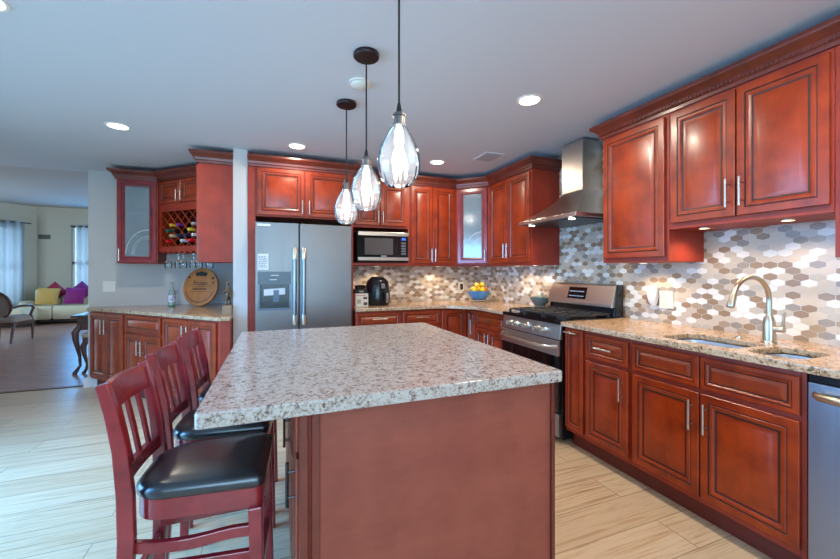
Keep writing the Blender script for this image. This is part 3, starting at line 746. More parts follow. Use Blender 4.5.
nookbase(.03, a1 - .002, 'cherry nook cabinet with two tall doors against the wall end', [('door', .016, .318, .135, .842, ('v', .287, .70, .15)), ('door', .324, .64, .135, .842, ('v', .355, .70, .15))], [(-.87, 5.19), (-1.88, 5.19)])
nookbase(a1, a2 - .002, 'cherry nook cabinet with one drawer over two doors', [('drawer', .014, .604, .675, .842), ('door', .014, .306, .135, .655, ('v', .277, .53, .14)), ('door', .312, .604, .135, .655, ('v', .34, .53, .14))], [(-.395, 4.785), (-.395, 5.185), (-.862, 5.185)])
nookbase(a2, L, 'cherry nook cabinet with two doors at the wing wall end', [('door', .016, .38, .135, .842, ('v', .35, .72, .14)), ('door', .386, .76, .135, .842, ('v', .416, .72, .14))], [(-.378, 3.62), (-.378, 4.775)])
# uppers
gl = thing('upper_cabinet', 'cherry nook wall cabinet with etched glass door left of wine rack', 'cabinet', (-1.585, 4.86, 0), 0, 'wine nook wall cabinets')
gb = MB(); gb.box(0, .018, 0, .335, 1.37, 2.31); gb.box(.352, .37, 0, .335, 1.37, 2.31); gb.box(.018, .352, 0, .335, 1.37, 1.39); gb.box(.018, .352, 0, .335, 2.26, 2.31); gb.box(.018, .352, .32, .335, 1.39, 2.26)
for z in (1.68, 1.97): gb.box(.018, .352, .04, .32, z, z + .015)
obj('body', gb, CHERRY_SIDE, gl)
add_front(gl, 'glass', .010, .360, 1.378, 2.262, ('v', .032, 1.46, .13), m=MAHOG)
# right unit, end panel towards the camera
cabinet('upper_cabinet', 'cherry nook wall cabinet with broad plain end panel beside wing wall', 'cabinet', (-.655, 4.33, 0), RB, .47, .280, 1.37, 2.31,
        [('door', .012, .458, 1.39, 2.255, ('v', .05, 1.47, .13))], group='wine nook wall cabinets')
# wine rack unit on the slant
W0, W1 = Vector((-1.212, 4.875)), Vector((-.657, 4.345))
wd = (W1 - W0).normalized(); wi = Vector((-wd.y, wd.x)); WL = (W1 - W0).length
wc = thing('wine_rack_cabinet', 'slanted cherry wine cabinet with lattice bottle rack under two small doors', 'cabinet', (W0.x, W0.y, 0), math.atan2(wd.y, wd.x), 'wine nook wall cabinets')
def lw_(x, y): dd = Vector((x, y)) - W0; return (dd.dot(wd), dd.dot(wi))
wpoly = [(0, 0), (WL, 0), lw_(-.375, 4.345), lw_(-.375, 5.19), lw_(-1.212, 5.19)]
wb = MB(); wb.prism(wpoly, 1.985, 2.31); wb.prism(wpoly, 1.50, 1.555)
wb.box(0, .045, 0, .02, 1.555, 1.985); wb.box(WL - .045, WL, 0, .02, 1.555, 1.985); wb.box(.0, .012, .02, .3, 1.555, 1.985); wb.box(WL - .012, WL, .02, .3, 1.555, 1.985); wb.box(.045, WL - .045, 0, .02, 1.935, 1.985)
obj('body', wb, CHERRY_SIDE, wc)
obj('back_panel', MB().box(.01, WL - .01, .30, .315, 1.555, 1.985), GLAZE, wc)
add_front(wc, 'door', .03, WL / 2 - .003, 2.02, 2.262, ('v', WL / 2 - .035, 2.09, .12)); add_front(wc, 'door', WL / 2 + .003, WL - .03, 2.02, 2.262, ('v', WL / 2 + .035, 2.09, .12))
lat = MB(); X0, X1, Z0, Z1 = .045, WL - .045, 1.555, 1.935; pit = .115; cell = pit * math.sqrt(2) / 1.0
def clipline(c_, sg):  # points on z = Z0 + sg*(x - c_) within the frame
    pts = []
    for x in (X0, X1):
        z = Z0 + sg * (x - c_)
        if Z0 <= z <= Z1: pts.append((x, z))
    for z in (Z0, Z1):
        x = c_ + (z - Z0) / sg
        if X0 < x < X1: pts.append((x, z))
    return pts[:2]
for i in range(-8, 14):
    for sg in (1, -1):
        p = clipline(X0 + i * pit, sg)
        if len(p) == 2 and abs(p[0][0] - p[1][0]) > .01:
            lat.bar([(p[0][0], .03 + .012 * sg, p[0][1]), (p[1][0], .03 + .012 * sg, p[1][1])], .010, .012)
obj('lattice', lat, CHERRY, wc)
rl = MB()
for i in range(8): rl.box(.05 + i * .088, .09 + i * .088, .0, .26, 1.482, 1.50)
obj('stemware_rail', rl, CHERRY_SIDE, wc)
# wine bottles in the rack
foils = [('red', (200, 24, 40)), ('white', (190, 206, 220)), ('bright red', (222, 20, 50)), ('cream', (210, 190, 150)), ('navy', (30, 38, 70)), ('dark blue', (36, 60, 96)), ('teal green', (20, 96, 84)), ('black', (22, 22, 26)),
         ('yellow green', (206, 200, 70)), ('golden yellow', (222, 178, 60)), ('purple', (110, 40, 140)), ('silver', (200, 204, 210)), ('pale grey', (170, 176, 180))]
spots = [(.135 * 1, 0), (.135 * 2.9, 0), (.135 * 4, 0), (.135 * .85, .5), (.135 * 2.4, .55), (.135 * 4.2, .6), (.135 * 1.5, 1.0), (.135 * 2.9, 1.05), (.135 * 4.3, 1.1), (.135 * .9, 1.55), (.135 * 2, 1.55), (.135 * 3.1, 1.6), (.135 * 4.4, 1.75)]
dxs = WL - .135 * 5
BOT = mat('dark_bottle_glass', lin(18, 30, 22), .1)
wm = Matrix.Translation((W0.x, W0.y, 0)) @ Matrix.Rotation(math.atan2(wd.y, wd.x), 4, 'Z')
cells = [(0, 1), (2, 1), (3, 1), (1, 2), (3, 2), (2, 2), (0, 3), (1, 3), (3, 3), (1, 4), (2, 4), (4, 2), (4, 4)]
for (nm, col), (i, j) in zip(foils, cells):
    x = X0 + (i + (.5 if j % 2 == 0 else 1.0)) * pit; z = Z0 + j * pit / 2 - .001
    bt = thing('wine_bottle', f'wine bottle with {nm} foil cap lying in the lattice rack', 'bottle', wm @ Vector((x, .005, z)), math.atan2(wd.y, wd.x), 'wine bottles in the lattice rack')
    prof = [(.0, .155, ), (.036, .155), (.037, .16)]
    obj('bottle_glass', MB().tube([(0, .04, 0), (0, .075, 0), (0, .115, 0), (0, .15, 0), (0, .28, 0)], [.014, .015, .026, .0335, .0335], 14), BOT, bt, smooth=50)
    obj('foil_cap', MB().tube([(0, -.026, 0), (0, -.022, 0), (0, .045, 0)], [.014, .0175, .0165], 14), mat('foil_' + nm.replace(' ', '_'), lin(*col), .3, .3), bt, smooth=50)
# stemware hanging under the rack
sw_lab = ['leftmost', 'second from left', 'third from left', 'fourth from left', 'fifth from left', 'rightmost']
def stemware():
    t = thing('wine_glass', 'clear wine glass hanging upside down', 'glass', (0, 0, 0), 0, 'wine glasses hanging under the rack')
    obj('foot', MB().lathe([(.034, 0), (.033, .003), (.006, .006)], n=20).rot(Matrix.Rotation(math.pi, 4, 'X')), CLEAR, t, smooth=40)
    obj('stem', MB().cyl((0, 0, -.004), (0, 0, -.07), .004, 8), CLEAR, t, smooth=40)
    obj('glass_bowl', MB().shell([(.006, -.07), (.028, -.085), (.038, -.11), (.037, -.135), (.031, -.165)], n=20), CLEAR, t, smooth=60)
    return t
sw = None
for i in range(6):
    p = wm @ Vector((.07 + i * .122, .06 + (.03 if i % 2 else 0), 1.481))
    if sw is None: sw = stemware(); o = sw
    else: o = copy_thing(sw)
    o.location = p; o['label'] = f'clear wine glass hanging upside down, {sw_lab[i]} under the wine rack'
# things on the nook counter
sg_ = thing('round_sign', 'round wooden barrel-head sign reading Escape leaning on the nook wall', 'sign', (-.80, 4.84, .892), R(-30))
RS = .215; tilt = Matrix.Translation((0, 0, RS)) @ Matrix.Rotation(R(-10), 4, 'X')
SIGNW = wood('golden_oak', lin(186, 116, 46), lin(148, 84, 30), .4, (14, 3, 1.2), .1)
dk_ = MB().tube([(0, -.012, 0), (0, .018, 0)], RS, 48).rot(tilt); so = obj('disc', dk_, SIGNW, sg_, smooth=40, bevel=.004)
rim = MB().tube([(0, -.0135, 0), (0, .02, 0)], [RS + .001, RS + .001], 48, cap=False).rot(tilt)
TX = tilt @ Matrix.Rotation(R(90), 4, 'X')
text('lettering', 'Escape', .068, BLACKINK, sg_, tilt @ Matrix.Translation((0, -.0135, .045)) @ Matrix.Rotation(R(90), 4, 'X'))
sm = MB(); random.seed(11)
for z0 in (.005, -.055): sm.box(-.13, .13, -.0135, -.0118, z0, z0 + .003)
x = -.09
while x < .08:
    ww = random.uniform(.012, .03); sm.box(x, x + ww, -.0135, -.0118, -.034 + random.uniform(0, .004), -.016); x += ww + .006
for a in range(200, 341, 8):
    c_ = Vector((.175 * math.cos(R(a)), .175 * math.sin(R(a)))); sm.box(c_.x - .008, c_.x + .008, -.0135, -.0118, c_.y - .006, c_.y + .006)
for cx_, cz_, r_ in ((-.045, .145, .03), (0, .15, .036), (.045, .145, .03), (-.15, .11, .016), (.15, .10, .018), (.16, .05, .012)): sm.ball((cx_, -.0125, cz_), r_, .0012, r_ * .8, 12)
obj('painted_marks', sm.rot(tilt), BLACKINK, sg_)
bo = thing('bottle', 'clear bottle with white and blue label on the nook counter', 'bottle', (-1.10, 4.93, .89))
obj('glass', MB().lathe([(.030, 0), (.036, .004), (.036, .13), (.032, .16), (.016, .20), (.013, .235), (.0145, .25), (.0145, .262)], n=24), mat('pale_green_glass', lin(190, 214, 206), .08, Transmission_Weight=.5), bo, smooth=40)
obj('label_band', MB().shell([(.0366, .05), (.0366, .125)], n=24), mat('bottle_label', lin(214, 216, 230), .5), bo, smooth=40)
lm = MB(); random.seed(2)
for i in range(9):
    a = R(200 + random.random() * 140); lm.ball((.0366 * math.cos(a), .0366 * math.sin(a), .06 + random.random() * .055), .006, .006, .006, 8)
obj('label_print', lm, mat('label_blue', lin(70, 74, 150), .5), bo)
obj('base_ring', MB().shell([(.0365, .001), (.0368, .014)], n=24), mat('green_base', lin(30, 110, 70), .3), bo)
obj('cap', MB().lathe([(.0155, .258), (.0155, .275), (.002, .276)], n=18), mat('bottle_cap', lin(120, 150, 150), .3, .5), bo, smooth=40)
st = thing('statuette', 'slim dark bronze figurine on tan plinth by the wing wall', 'figurine', (-.415, 3.80, .89))
STONE = mat('tan_stone', lin(150, 122, 92), .6); BRZ = mat('statue_bronze', lin(98, 78, 60), .45, .4)
obj('plinth', MB().box(-.038, .038, -.038, .038, 0, .085), STONE, st, bevel=.006)
fg = bpy.data.meshes.new('figure')
fb = bmesh.new()
pts = {'pel': ((0, 0, .175), .021), 'che': ((.004, 0, .225), .022), 'nek': ((0, 0, .255), .010), 'hed': ((0, 0, .280), .017), 'crn': ((0, 0, .310), .012),
       'lk': ((-.012, .006, .13), .014), 'lf': ((-.010, .0, .085), .015), 'rk': ((.012, .006, .13), .014), 'rf': ((.012, 0, .085), .015),
       'le': ((-.034, -.008, .205), .008), 'lh': ((-.018, -.024, .215), .008), 're': ((.034, -.006, .195), .008), 'rh': ((.022, -.02, .165), .008)}
vv = {a: fb.verts.new(p[0]) for a, p in pts.items()}
for a, b in (('pel', 'che'), ('che', 'nek'), ('nek', 'hed'), ('hed', 'crn'), ('pel', 'lk'), ('lk', 'lf'), ('pel', 'rk'), ('rk', 'rf'), ('che', 'le'), ('le', 'lh'), ('che', 're'), ('re', 'rh')): fb.edges.new((vv[a], vv[b]))
fb.verts.index_update(); idx = {a: v.index for a, v in vv.items()}; fb.to_mesh(fg); fb.free()
fo = bpy.data.objects.new('figure', fg); C.objects.link(fo); fo.parent = st; fg.materials.append(BRZ)
sk = fo.modifiers.new('skin', 'SKIN')
if not fg.skin_vertices: fg.attributes.new('skin', 'FLOAT', 'POINT')
for a, i in idx.items():
    fg.skin_vertices[0].data[i].radius = (pts[a][1], pts[a][1]); fg.skin_vertices[0].data[i].use_root = (a == 'pel')
fo.modifiers.new('sub', 'SUBSURF').render_levels = 2
sp = thing('switch_plate', 'white triple light switch plate on the nook wall', 'light switch', (-1.82, 5.199, 1.055))
obj('plate', MB().box(0, .115, -.006, 0, 0, .118), WHITE, sp, bevel=.002)
for i in range(2): obj('rocker', MB().box(.014 + i * .05, .048 + i * .05, -.010, -.006, .026, .092), WHITE, sp, bevel=.002)

# ================================================================== THINGS ON THE COUNTERS
af = thing('air_fryer', 'black egg-shaped air fryer on the back counter', 'air fryer', (1.045, 4.03, .915))
obj('shell', MB().lathe([(.10, 0), (.128, .006), (.138, .04), (.138, .12), (.132, .20), (.118, .262), (.085, .292), (.04, .302), (.002, .303)], n=36), mat('fryer_black', lin(34, 34, 38), .22), af, smooth=45)
obj('top_vent', MB().lathe([(.075, .292), (.078, .300), (.06, .312), (.055, .300)], n=24), BLACKM, af, smooth=40)
fp = []
def fry_r(z):
    P_ = [(.0, .128), (.04, .139), (.12, .139), (.20, .133), (.262, .119)]
    for (z0, r0), (z1, r1) in zip(P_, P_[1:]):
        if z0 <= z <= z1: return r0 + (r1 - r0) * (z - z0) / (z1 - z0)
    return .119
def fry_patch(a0, a1, zs, off):
    mb = MB(); n = 8; ins = []
    for z in zs:
        r_ = fry_r(z); ins.append([((r_ + off) * math.cos(R(a0 + (a1 - a0) * i / n)), (r_ + off) * math.sin(R(a0 + (a1 - a0) * i / n)), z) for i in range(n + 1)])
    mb.loft(ins, cap0=False, cap1=False, closed=False); return mb
AC = 285
obj('control_panel', fry_patch(AC - 20, AC + 18, [.165, .18, .20, .23, .255], .003), BLACKGLASS, af, smooth=60)
obj('display', fry_patch(AC - 11, AC + 9, [.185, .20, .22, .24], .005), mat('fryer_display', lin(150, 150, 156), .2, .6), af, smooth=60)
dwl = obj('basket_front', fry_patch(AC - 48, AC + 46, [.022, .04, .08, .12, .155], .003), BLACK, af, smooth=60)
ca, sa = math.cos(R(AC + 2)), math.sin(R(AC + 2))
obj('handle', MB().bar([(.136 * ca, .136 * sa, .150), (.185 * ca, .185 * sa, .145), (.188 * ca, .188 * sa, .09), (.18 * ca, .18 * sa, .035)], .03, .034, side=Vector((-sa, ca, 0))), BLACKM, dwl, bevel=.005)
obj('handle_inlay', MB().bar([(.203 * ca, .203 * sa, .140), (.205 * ca, .205 * sa, .09), (.197 * ca, .197 * sa, .035)], .006, .026, side=Vector((-sa, ca, 0))), NICKEL, dwl, bevel=.002)
bx = thing('carton', 'white printed carton on the counter between refrigerator and air fryer', 'box', (.838, 3.95, .915), R(4))
obj('box', MB().box(-.068, .068, -.06, .06, 0, .135), mat('white_card', lin(226, 220, 206), .6), bx, bevel=.002)
bp = MB(); bp.box(-.055, -.012, -.0615, -.06, .03, .075); obj('pale_picture', bp, mat('card_grey', lin(176, 168, 150), .6), bx)
bp = MB(); bp.box(.015, .055, -.0615, -.06, .075, .10); bp.box(.018, .058, -.0615, -.06, .012, .042); obj('dark_picture', bp, mat('card_dark', lin(70, 64, 60), .6), bx)
bp = MB(); bp.box(-.06, .04, -.0615, -.06, .112, .118); obj('red_line', bp, mat('card_red', lin(190, 60, 60), .6), bx)
tb = thing('small_appliance', 'small black kitchen gadget sitting on top of the white carton', 'kitchen gadget', (.835, 3.95, 1.0505), R(4))
obj('base', MB().loft([[(x, y, z) for x, y in rrect(-.07 + i, .07 - i, -.05 + i, .05 - i, .02)] for i, z in ((.004, 0), (0, .006), (0, .035), (.01, .045))]), BLACKM, tb, smooth=35)
obj('bin', MB().loft([[(x, y, z) for x, y in rrect(-.05 - i, .05 + i, -.035 - i, .035 + i, .015)] for i, z in ((-.008, .045), (0, .05), (.004, .082), (-.01, .088))]), BLACK, tb, smooth=35)
obj('badge', MB().box(-.025, .025, -.0515, -.05, .014, .028), NICKEL, tb)
fbw = thing('fruit_bowl', 'scalloped blue bowl of lemons on a pale stand in the corner', 'bowl', (2.27, 3.93, .915))
BLUE = mat('blue_glaze', lin(66, 124, 172), .2)
obj('bowl', MB().shell([(.035, .024), (.07, .03), (.105, .065), (.122, .11), (.128, .135), (.122, .133), (.10, .075), (.06, .04), (.002, .036)], n=48, rmod=lambda t, z: 1 + .035 * math.sin(8 * t) * (z - .02) / .11), BLUE, fbw, smooth=60)
obj('stand', MB().lathe([(.10, 0), (.105, .004), (.06, .012), (.05, .018), (.105, .022), (.11, .028), (.02, .030)], n=32), mat('pale_wood_stand', lin(206, 180, 148), .5), fbw, smooth=40)
LEM = mat('lemon_skin', lin(240, 190, 40), .4); ORG = mat('orange_skin', lin(232, 128, 50), .45)
def fruit(kind, lab, p, r_, m, rz):
    t = thing(kind, lab, 'fruit', p, rz, 'fruit in the blue bowl')
    if kind == 'lemon':
        obj('peel', MB().lathe([(.001, -.046), (.008, -.043), (.014, -.034), (.028, -.018), (.033, 0), (.028, .018), (.014, .034), (.008, .043), (.001, .046)], n=16).rot(Matrix.Rotation(R(80), 4, 'Y')), m, t, smooth=70)
    else: obj('peel', MB().ball((0, 0, 0), r_, r_, r_ * .95, 18), m, t, smooth=70)
    obj('stem_end', MB().ball((0, 0, r_ * .93), .005, .005, .003, 8), mat('stem_green', lin(90, 100, 40), .6), t)
for i, (x, y, z, rz, lb) in enumerate([(-.062, -.028, .145, 20, 'left front lemon resting in the blue bowl'), (.012, -.070, .150, 70, 'front middle lemon resting in the blue bowl'), (-.045, .05, .150, 130, 'back left lemon resting in the blue bowl'), (.05, .045, .150, 10, 'back right lemon resting in the blue bowl'), (-.03, -.005, .200, 45, 'topmost left lemon of the blue bowl heap'), (.045, .0, .206, 100, 'topmost right lemon of the blue bowl heap')]):
    fruit('lemon', lb, (2.27 + x, 3.93 + y, .915 + z), .03, LEM, R(rz))
fruit('orange', 'small orange at the right side of the blue bowl', (2.27 + .072, 3.93 - .035, .915 + .15), .034, ORG, 0)
ol = thing('wall_outlet', 'pale wall outlet with black plug left of the fruit bowl', 'outlet', (2.22, YB - .001, 1.03))
obj('plate', MB().box(-.038, .038, -.006, 0, 0, .118), CREAMP, ol, bevel=.002)
obj('plug', MB().box(-.016, .016, -.034, -.006, .02, .095), BLACK, ol, bevel=.006)
mo = thing('stone_mortar', 'dark grey green stone mortar bowl beside the range', 'mortar', (2.47, 3.06, .915))
obj('bowl', MB().lathe([(.045, 0), (.055, .004), (.05, .03), (.075, .055), (.094, .09), (.096, .112), (.086, .112), (.06, .07), (.002, .055)], n=32), mat('grey_green_stone', lin(82, 92, 88), .6), mo, smooth=45)
obj('pestle', MB().tube([(-.01, .0, .065), (.03, .02, .11), (.055, .035, .142)], [.018, .014, .017], 12), mat('stone_pestle', lin(110, 116, 110), .6), mo, smooth=60)
pw = thing('wall_outlet', 'cream double outlet plate on the tiles left of the sink', 'outlet', (XR - .001, 1.905, 1.02), RB)
obj('plate', MB().box(0, .105, -.006, 0, 0, .125), CREAMP, pw, bevel=.002)
for i in range(2): obj('socket', MB().box(.062, .092, -.008, -.006, .02 + i * .048, .052 + i * .048), WHITE, pw, bevel=.004)
pl = thing('air_freshener', 'white plug-in device stuck on the cream outlet', 'plug-in air freshener', (XR - .008, 1.935, 1.045), RB)
obj('device_body', MB().loft([[(x, y, z) for x, y in rrect(-.034 + i, .034 - i, -.045 + i, 0, .012)] for i, z in ((.022, -.012), (.008, .012), (0, .06), (0, .11), (.004, .128), (.014, .134))]), WHITE, pl, smooth=45)
obj('vent_slot', MB().box(-.02, .02, -.0465, -.044, .10, .106), CREAMP, pl)

# ================================================================== CEILING FIXTURES
def can(label, x, y, e=9, col=NEUT):
    t = thing('recessed_light', label, 'ceiling light', (x, y, CZ), 0, 'recessed ceiling lights')
    obj('trim_ring', MB().shell([(.062, -.001), (.066, -.006), (.078, -.006), (.082, -.0005)], n=32), WHITE, t, smooth=40)
    obj('lens', MB().lathe([(.064, -.001), (.064, -.004), (.001, -.004)], n=32), CANGLOW, t)
    light('can_glow', 'AREA', (0, 0, -.012), e, col, size=.11, parent=t)
can('glowing recessed ceiling light above the wine nook stools', -1.145, 3.535, 11)
can('glowing recessed ceiling light in front of the refrigerator cabinet', .173, 3.522, 6)
can('glowing recessed ceiling light before the tall back cabinets', 1.543, 3.52)
can('glowing recessed ceiling light right of the pendants, before the hood', 1.551, 2.028, 14)
can('recessed ceiling light cut off at the top left photo corner', -1.13, 2.08, 4)
can('added ceiling light over the sink run, out of view', 1.55, .60, 15)  # unseen extra can, added to warm the right side
can('added ceiling light over the floor beside the camera, out of view', 1.0, -.9, 13)  # another added can out of view, for warm light on the floor
vt = thing('ceiling_vent', 'small grey louvred air vent in the ceiling near the hood', 'vent', (1.94, 3.17, CZ), R(0))
obj('frame', MB().box(-.10, .10, -.13, .13, -.008, -.0005), mat('vent_grey', lin(214, 216, 220), .5), vt, bevel=.003)
sl = MB()
for i in range(8): sl.box(-.085 + i * .022, -.073 + i * .022, -.115, .115, -.012, -.008)
obj('louvres', sl, mat('vent_dark', lin(168, 168, 174), .5), vt)
sd = thing('smoke_detector', 'round white smoke detector on the ceiling behind the pendants', 'smoke detector', (.466, 2.208, CZ))
obj('base', MB().lathe([(.066, 0), (.066, -.009), (.05, -.010)], n=32), WHITE, sd, smooth=40)
obj('cover', MB().lathe([(.052, -.010), (.050, -.020), (.036, -.028), (.001, -.029)], n=32), mat('detector_white', lin(222, 226, 220), .45), sd, smooth=40)

# pendants
def pendant(label, x, y):
    t = thing('pendant_light', label, 'pendant light', (x, y, CZ), 0, 'pendant lights over the island')
    obj('ceiling_canopy', MB().lathe([(.064, -.001), (.066, -.004), (.066, -.018), (.062, -.023), (.012, -.026)], n=32), BRONZE, t, smooth=40)
    D = -(CZ - 1.905)
    obj('cord', MB().cyl((0, 0, -.03), (0, 0, D + .005), .0042, 8), CORD, t, smooth=60)
    obj('strain_relief', MB().lathe([(.005, D + .010), (.009, D - .008), (.012, D - .030)], n=14), CORD, t, smooth=40)
    obj('socket', MB().lathe([(.010, D - .026), (.020, D - .029), (.025, D - .036), (.025, D - .041), (.020, D - .043), (.020, D - .068), (.025, D - .071), (.025, D - .076), (.015, D - .078)], n=24), PEWTER, t, smooth=30)
    prof = [(.021, -.072), (.029, -.083), (.044, -.105), (.058, -.131), (.070, -.158), (.078, -.185), (.081, -.208), (.080, -.225), (.075, -.25), (.066, -.274), (.052, -.292), (.042, -.300)]
    fl = lambda a, z: 1 + (.012 * math.cos(16 * a) * min(1, max(0, (-(z - D) - .19) / .06)))
    obj('glass_shade', MB().shell([(r_, D + z) for r_, z in prof], n=128, rmod=fl), PENDGLASS, t, smooth=60)
    obj('bulb', MB().lathe([(.010, D - .078), (.012, D - .088), (.017, D - .102), (.018, D - .14), (.012, D - .158), (.001, D - .162)], n=20), BULBGLOW, t, smooth=60)
    light('bulb_glow', 'POINT', (0, 0, D - .20), 1.5, NEUT, parent=t, radius=.03)
pendant('nearest clear glass teardrop pendant light, hanging largest over the island', .428, 1.33)
pendant('middle clear glass teardrop pendant light of the row of three', .434, 1.90)
pendant('farthest clear glass teardrop pendant light, hanging near the refrigerator', .436, 2.50)

# ================================================================== COUNTER STOOLS
def stool():
    t = thing('counter_stool', 'stool', 'bar stool', (0, 0, 0), 0, 'counter stools at the island')
    def side_pts(y): return [(-.222, y * 1.10, 0), (-.208, y * 1.02, .25), (-.201, y, .50), (-.204, y, .63), (-.216, y, .76), (-.236, y * 1.02, .87), (-.258, y * 1.05, .960)]
    for y in (-.136, .136):
        obj('back_post', MB().bar(side_pts(y), [.034, .040, .044, .044, .040, .035, .032], .025), MAHOG, t, bevel=.004)
        obj('front_leg', MB().bar([(.164, y * 1.18, 0), (.156, y * 1.18, .30), (.150, y * 1.18, .548)], [.034, .038, .040], .036), MAHOG, t, bevel=.004)
    def dshape(ins, n=8):
        fx, hw, bx, rb = .172 - ins, .166 - ins, -.196 + ins, .095 - ins; rf = .024 - ins * .2; pts = []
        for cx, cy, r_, a0 in ((fx - rf, hw - rf, rf, 0), (bx + rb, hw * .92 - rb, rb, 90), (bx + rb, -hw * .92 + rb, rb, 180), (fx - rf, -hw + rf, rf, 270)):
            for i in range(n + 1):
                a_ = R(a0 + 90 * i / n); pts.append((cx + r_ * math.cos(a_), cy + r_ * math.sin(a_)))
        return pts
    ap = MB(); o_ = dshape(.002); i_ = dshape(.022)
    ap.loft([[(x, y, .545) for x, y in o_], [(x, y, .605) for x, y in o_], [(x, y, .605) for x, y in i_], [(x, y, .545) for x, y in i_], [(x, y, .545) for x, y in o_]], cap0=False, cap1=False)
    obj('seat_frame', ap, MAHOG, t, smooth=40)
    cu = MB(); rings = []
    for ins, z in ((.004, .603), (-.003, .611), (-.004, .628), (.003, .641), (.018, .650), (.05, .657), (.11, .662)):
        f_ = 1 - ins / .17; rings.append([(x * f_, y * f_, z) for x, y in dshape(0)])
    obj('seat_cushion', cu.loft(rings), LEATHER, t, smooth=60)
    def curve_y(y, b): return b * (1 - (y / .14) ** 2)
    def rail(z0, z1, bow, xo, name, th=.022, lift=0, lean=.3, hw=.13):
        mb = MB(); rings = []
        for i in range(13):
            y = -hw + 2 * hw * i / 12; x = xo - curve_y(y, bow); zt = z1 + lift * (1 - (y / hw) ** 2)
            dxz = (z1 - z0) * lean
            rings.append([(x + th / 2, y, z0), (x - th / 2, y, z0), (x - th / 2 - dxz, y, zt), (x + th / 2 - dxz, y, zt)])
        return obj(name, mb.loft(rings), MAHOG, t, bevel=.003)
    rail(.872, .948, .014, -.240, 'top_rail', .022, .008, .22, .134)
    rail(.652, .694, .012, -.206, 'lower_rail', .022, 0, .1, .128)
    for y in (-.068, 0, .068):
        obj('slat', MB().bar([(-.206 - curve_y(y, .012), y, .686), (-.224 - curve_y(y, .013), y, .79), (-.242 - curve_y(y, .014), y, .880)], .011, .022), MAHOG, t, bevel=.002)
    for s in (-1, 1):
        for z, b in ((.465, 1), (.385, 0)):
            pts = []
            for i in range(11):
                q_ = i / 10; x = -.20 + .352 * q_; y = s * (.122 + .022 * q_ + (.022 * math.sin(math.pi * min(1, q_ * 1.3)) if b else 0)); pts.append((x, y, z))
            obj('stretcher', MB().bar(pts, .034, .020), MAHOG, t, bevel=.003)
    obj('footrest', MB().bar([(.156, -.144, .30), (.156, .144, .30)], .022, .036, side=Vector((0, 0, 1))), MAHOG, t, bevel=.003)
    obj('rear_stretcher', MB().bar([(-.205, -.122, .33), (-.205, .122, .33)], .022, .034, side=Vector((0, 0, 1))), MAHOG, t, bevel=.003)
    return t
s1 = stool(); s1['label'] = 'nearest mahogany counter stool, its black seat fully in view'
s1.location = (-.20, 1.455, 0); s1.rotation_euler = (0, 0, R(-4))
copy_thing(s1, (-.195, 1.87, 0), R(-4), 'middle mahogany counter stool of three, half behind the nearest')
copy_thing(s1, (-.18, 2.30, 0), R(-3), 'farthest mahogany counter stool, tucked behind the island corner')

# ================================================================== LIVING ROOM
CREAM = mat('cream_leather', lin(222, 212, 184), .45)
sf = thing('sofa', 'cream leather sectional sofa at the far living room wall', 'sofa', (-5.15, 11.75, 0))
def cush(x0, x1, y0, y1, z0, z1, r_=.05):
    mb = MB(); rings = []
    for ins, z in ((r_ * .5, z0), (0, z0 + r_ * .5), (0, z1 - r_ * .6), (r_ * .4, z1 - r_ * .1), (r_ * 1.4, z1)):
        rings.append([(x, y, z) for x, y in rrect(x0 + ins, x1 - ins, y0 + ins, y1 - ins, r_, 4)])
    return mb.loft(rings)
obj('base', MB().box(-.5, 2.2, .02, .58, .04, .14), mat('sofa_dark_base', lin(50, 40, 34), .6), sf)  # dark brown plinth under the seat sections
obj('seat_section', cush(-.50, .01, 0, .62, .10, .44), CREAM, sf, smooth=50)
obj('seat_section', cush(.02, 2.2, 0, .62, .10, .44), CREAM, sf, smooth=50)
obj('backrest', cush(-.50, .01, .40, .60, .40, .84, .07), CREAM, sf, smooth=50)
obj('backrest', cush(.02, 2.2, .40, .60, .40, .84, .07), CREAM, sf, smooth=50)
obj('armrest', cush(-.66, -.48, .06, .50, .10, .56, .08), CREAM, sf, smooth=50)
obj('chaise', cush(-1.0, -.24, -.55, .04, .10, .42), CREAM, sf, smooth=50)
obj('chaise_base', MB().box(-.98, -.26, -.50, .02, .0, .12), mat('chaise_dark_base', lin(52, 42, 36), .6), sf)  # dark brown box under the chaise
def pillow(label, x, y, z, s, rx, ry, rz, col):
    mb = MB(); n = 9; top, bot = [], []
    for sgn, st_ in ((1, top), (-1, bot)):
        for i in range(n):
            for j in range(n):
                u, v = -1 + 2 * i / (n - 1), -1 + 2 * j / (n - 1)
                b = (1 - u * u) ** .5 * (1 - v * v) ** .5; pinch = 1 - .10 * (1 - abs(u * v)) * (abs(u) ** 3 + abs(v) ** 3) / 2
                st_.append(mb.bm.verts.new((u * s / 2 * pinch, sgn * .075 * b, v * s / 2 * pinch)))
        for i in range(n - 1):
            for j in range(n - 1): mb.face([st_[i * n + j], st_[(i + 1) * n + j], st_[(i + 1) * n + j + 1], st_[i * n + j + 1]])
    bmesh.ops.remove_doubles(mb.bm, verts=mb.bm.verts, dist=1e-4)
    o = obj('cushion', mb, mat('fabric_' + label.split()[0], lin(*col), .7), smooth=70)
    o.location = (x, y, z); o.rotation_euler = (R(rx), R(ry), R(rz)); return tag(o, label, 'cushion', 'throw cushions on the sofa')
pillow('gold throw cushion square against the cream sofa', -5.27, 11.90, .67, .42, -16, 4, 6, (212, 172, 92))
pillow('crimson throw cushion standing on its corner behind the gold one', -5.22, 12.085, .765, .38, -14, 45, 0, (150, 22, 50))
pillow('magenta purple throw cushion in front at the sofa right', -4.74, 11.90, .67, .42, -16, 2, -4, (140, 22, 120))
pillow('violet throw cushion on its corner behind the magenta one', -4.68, 12.085, .775, .38, -12, 45, 0, (120, 24, 110))
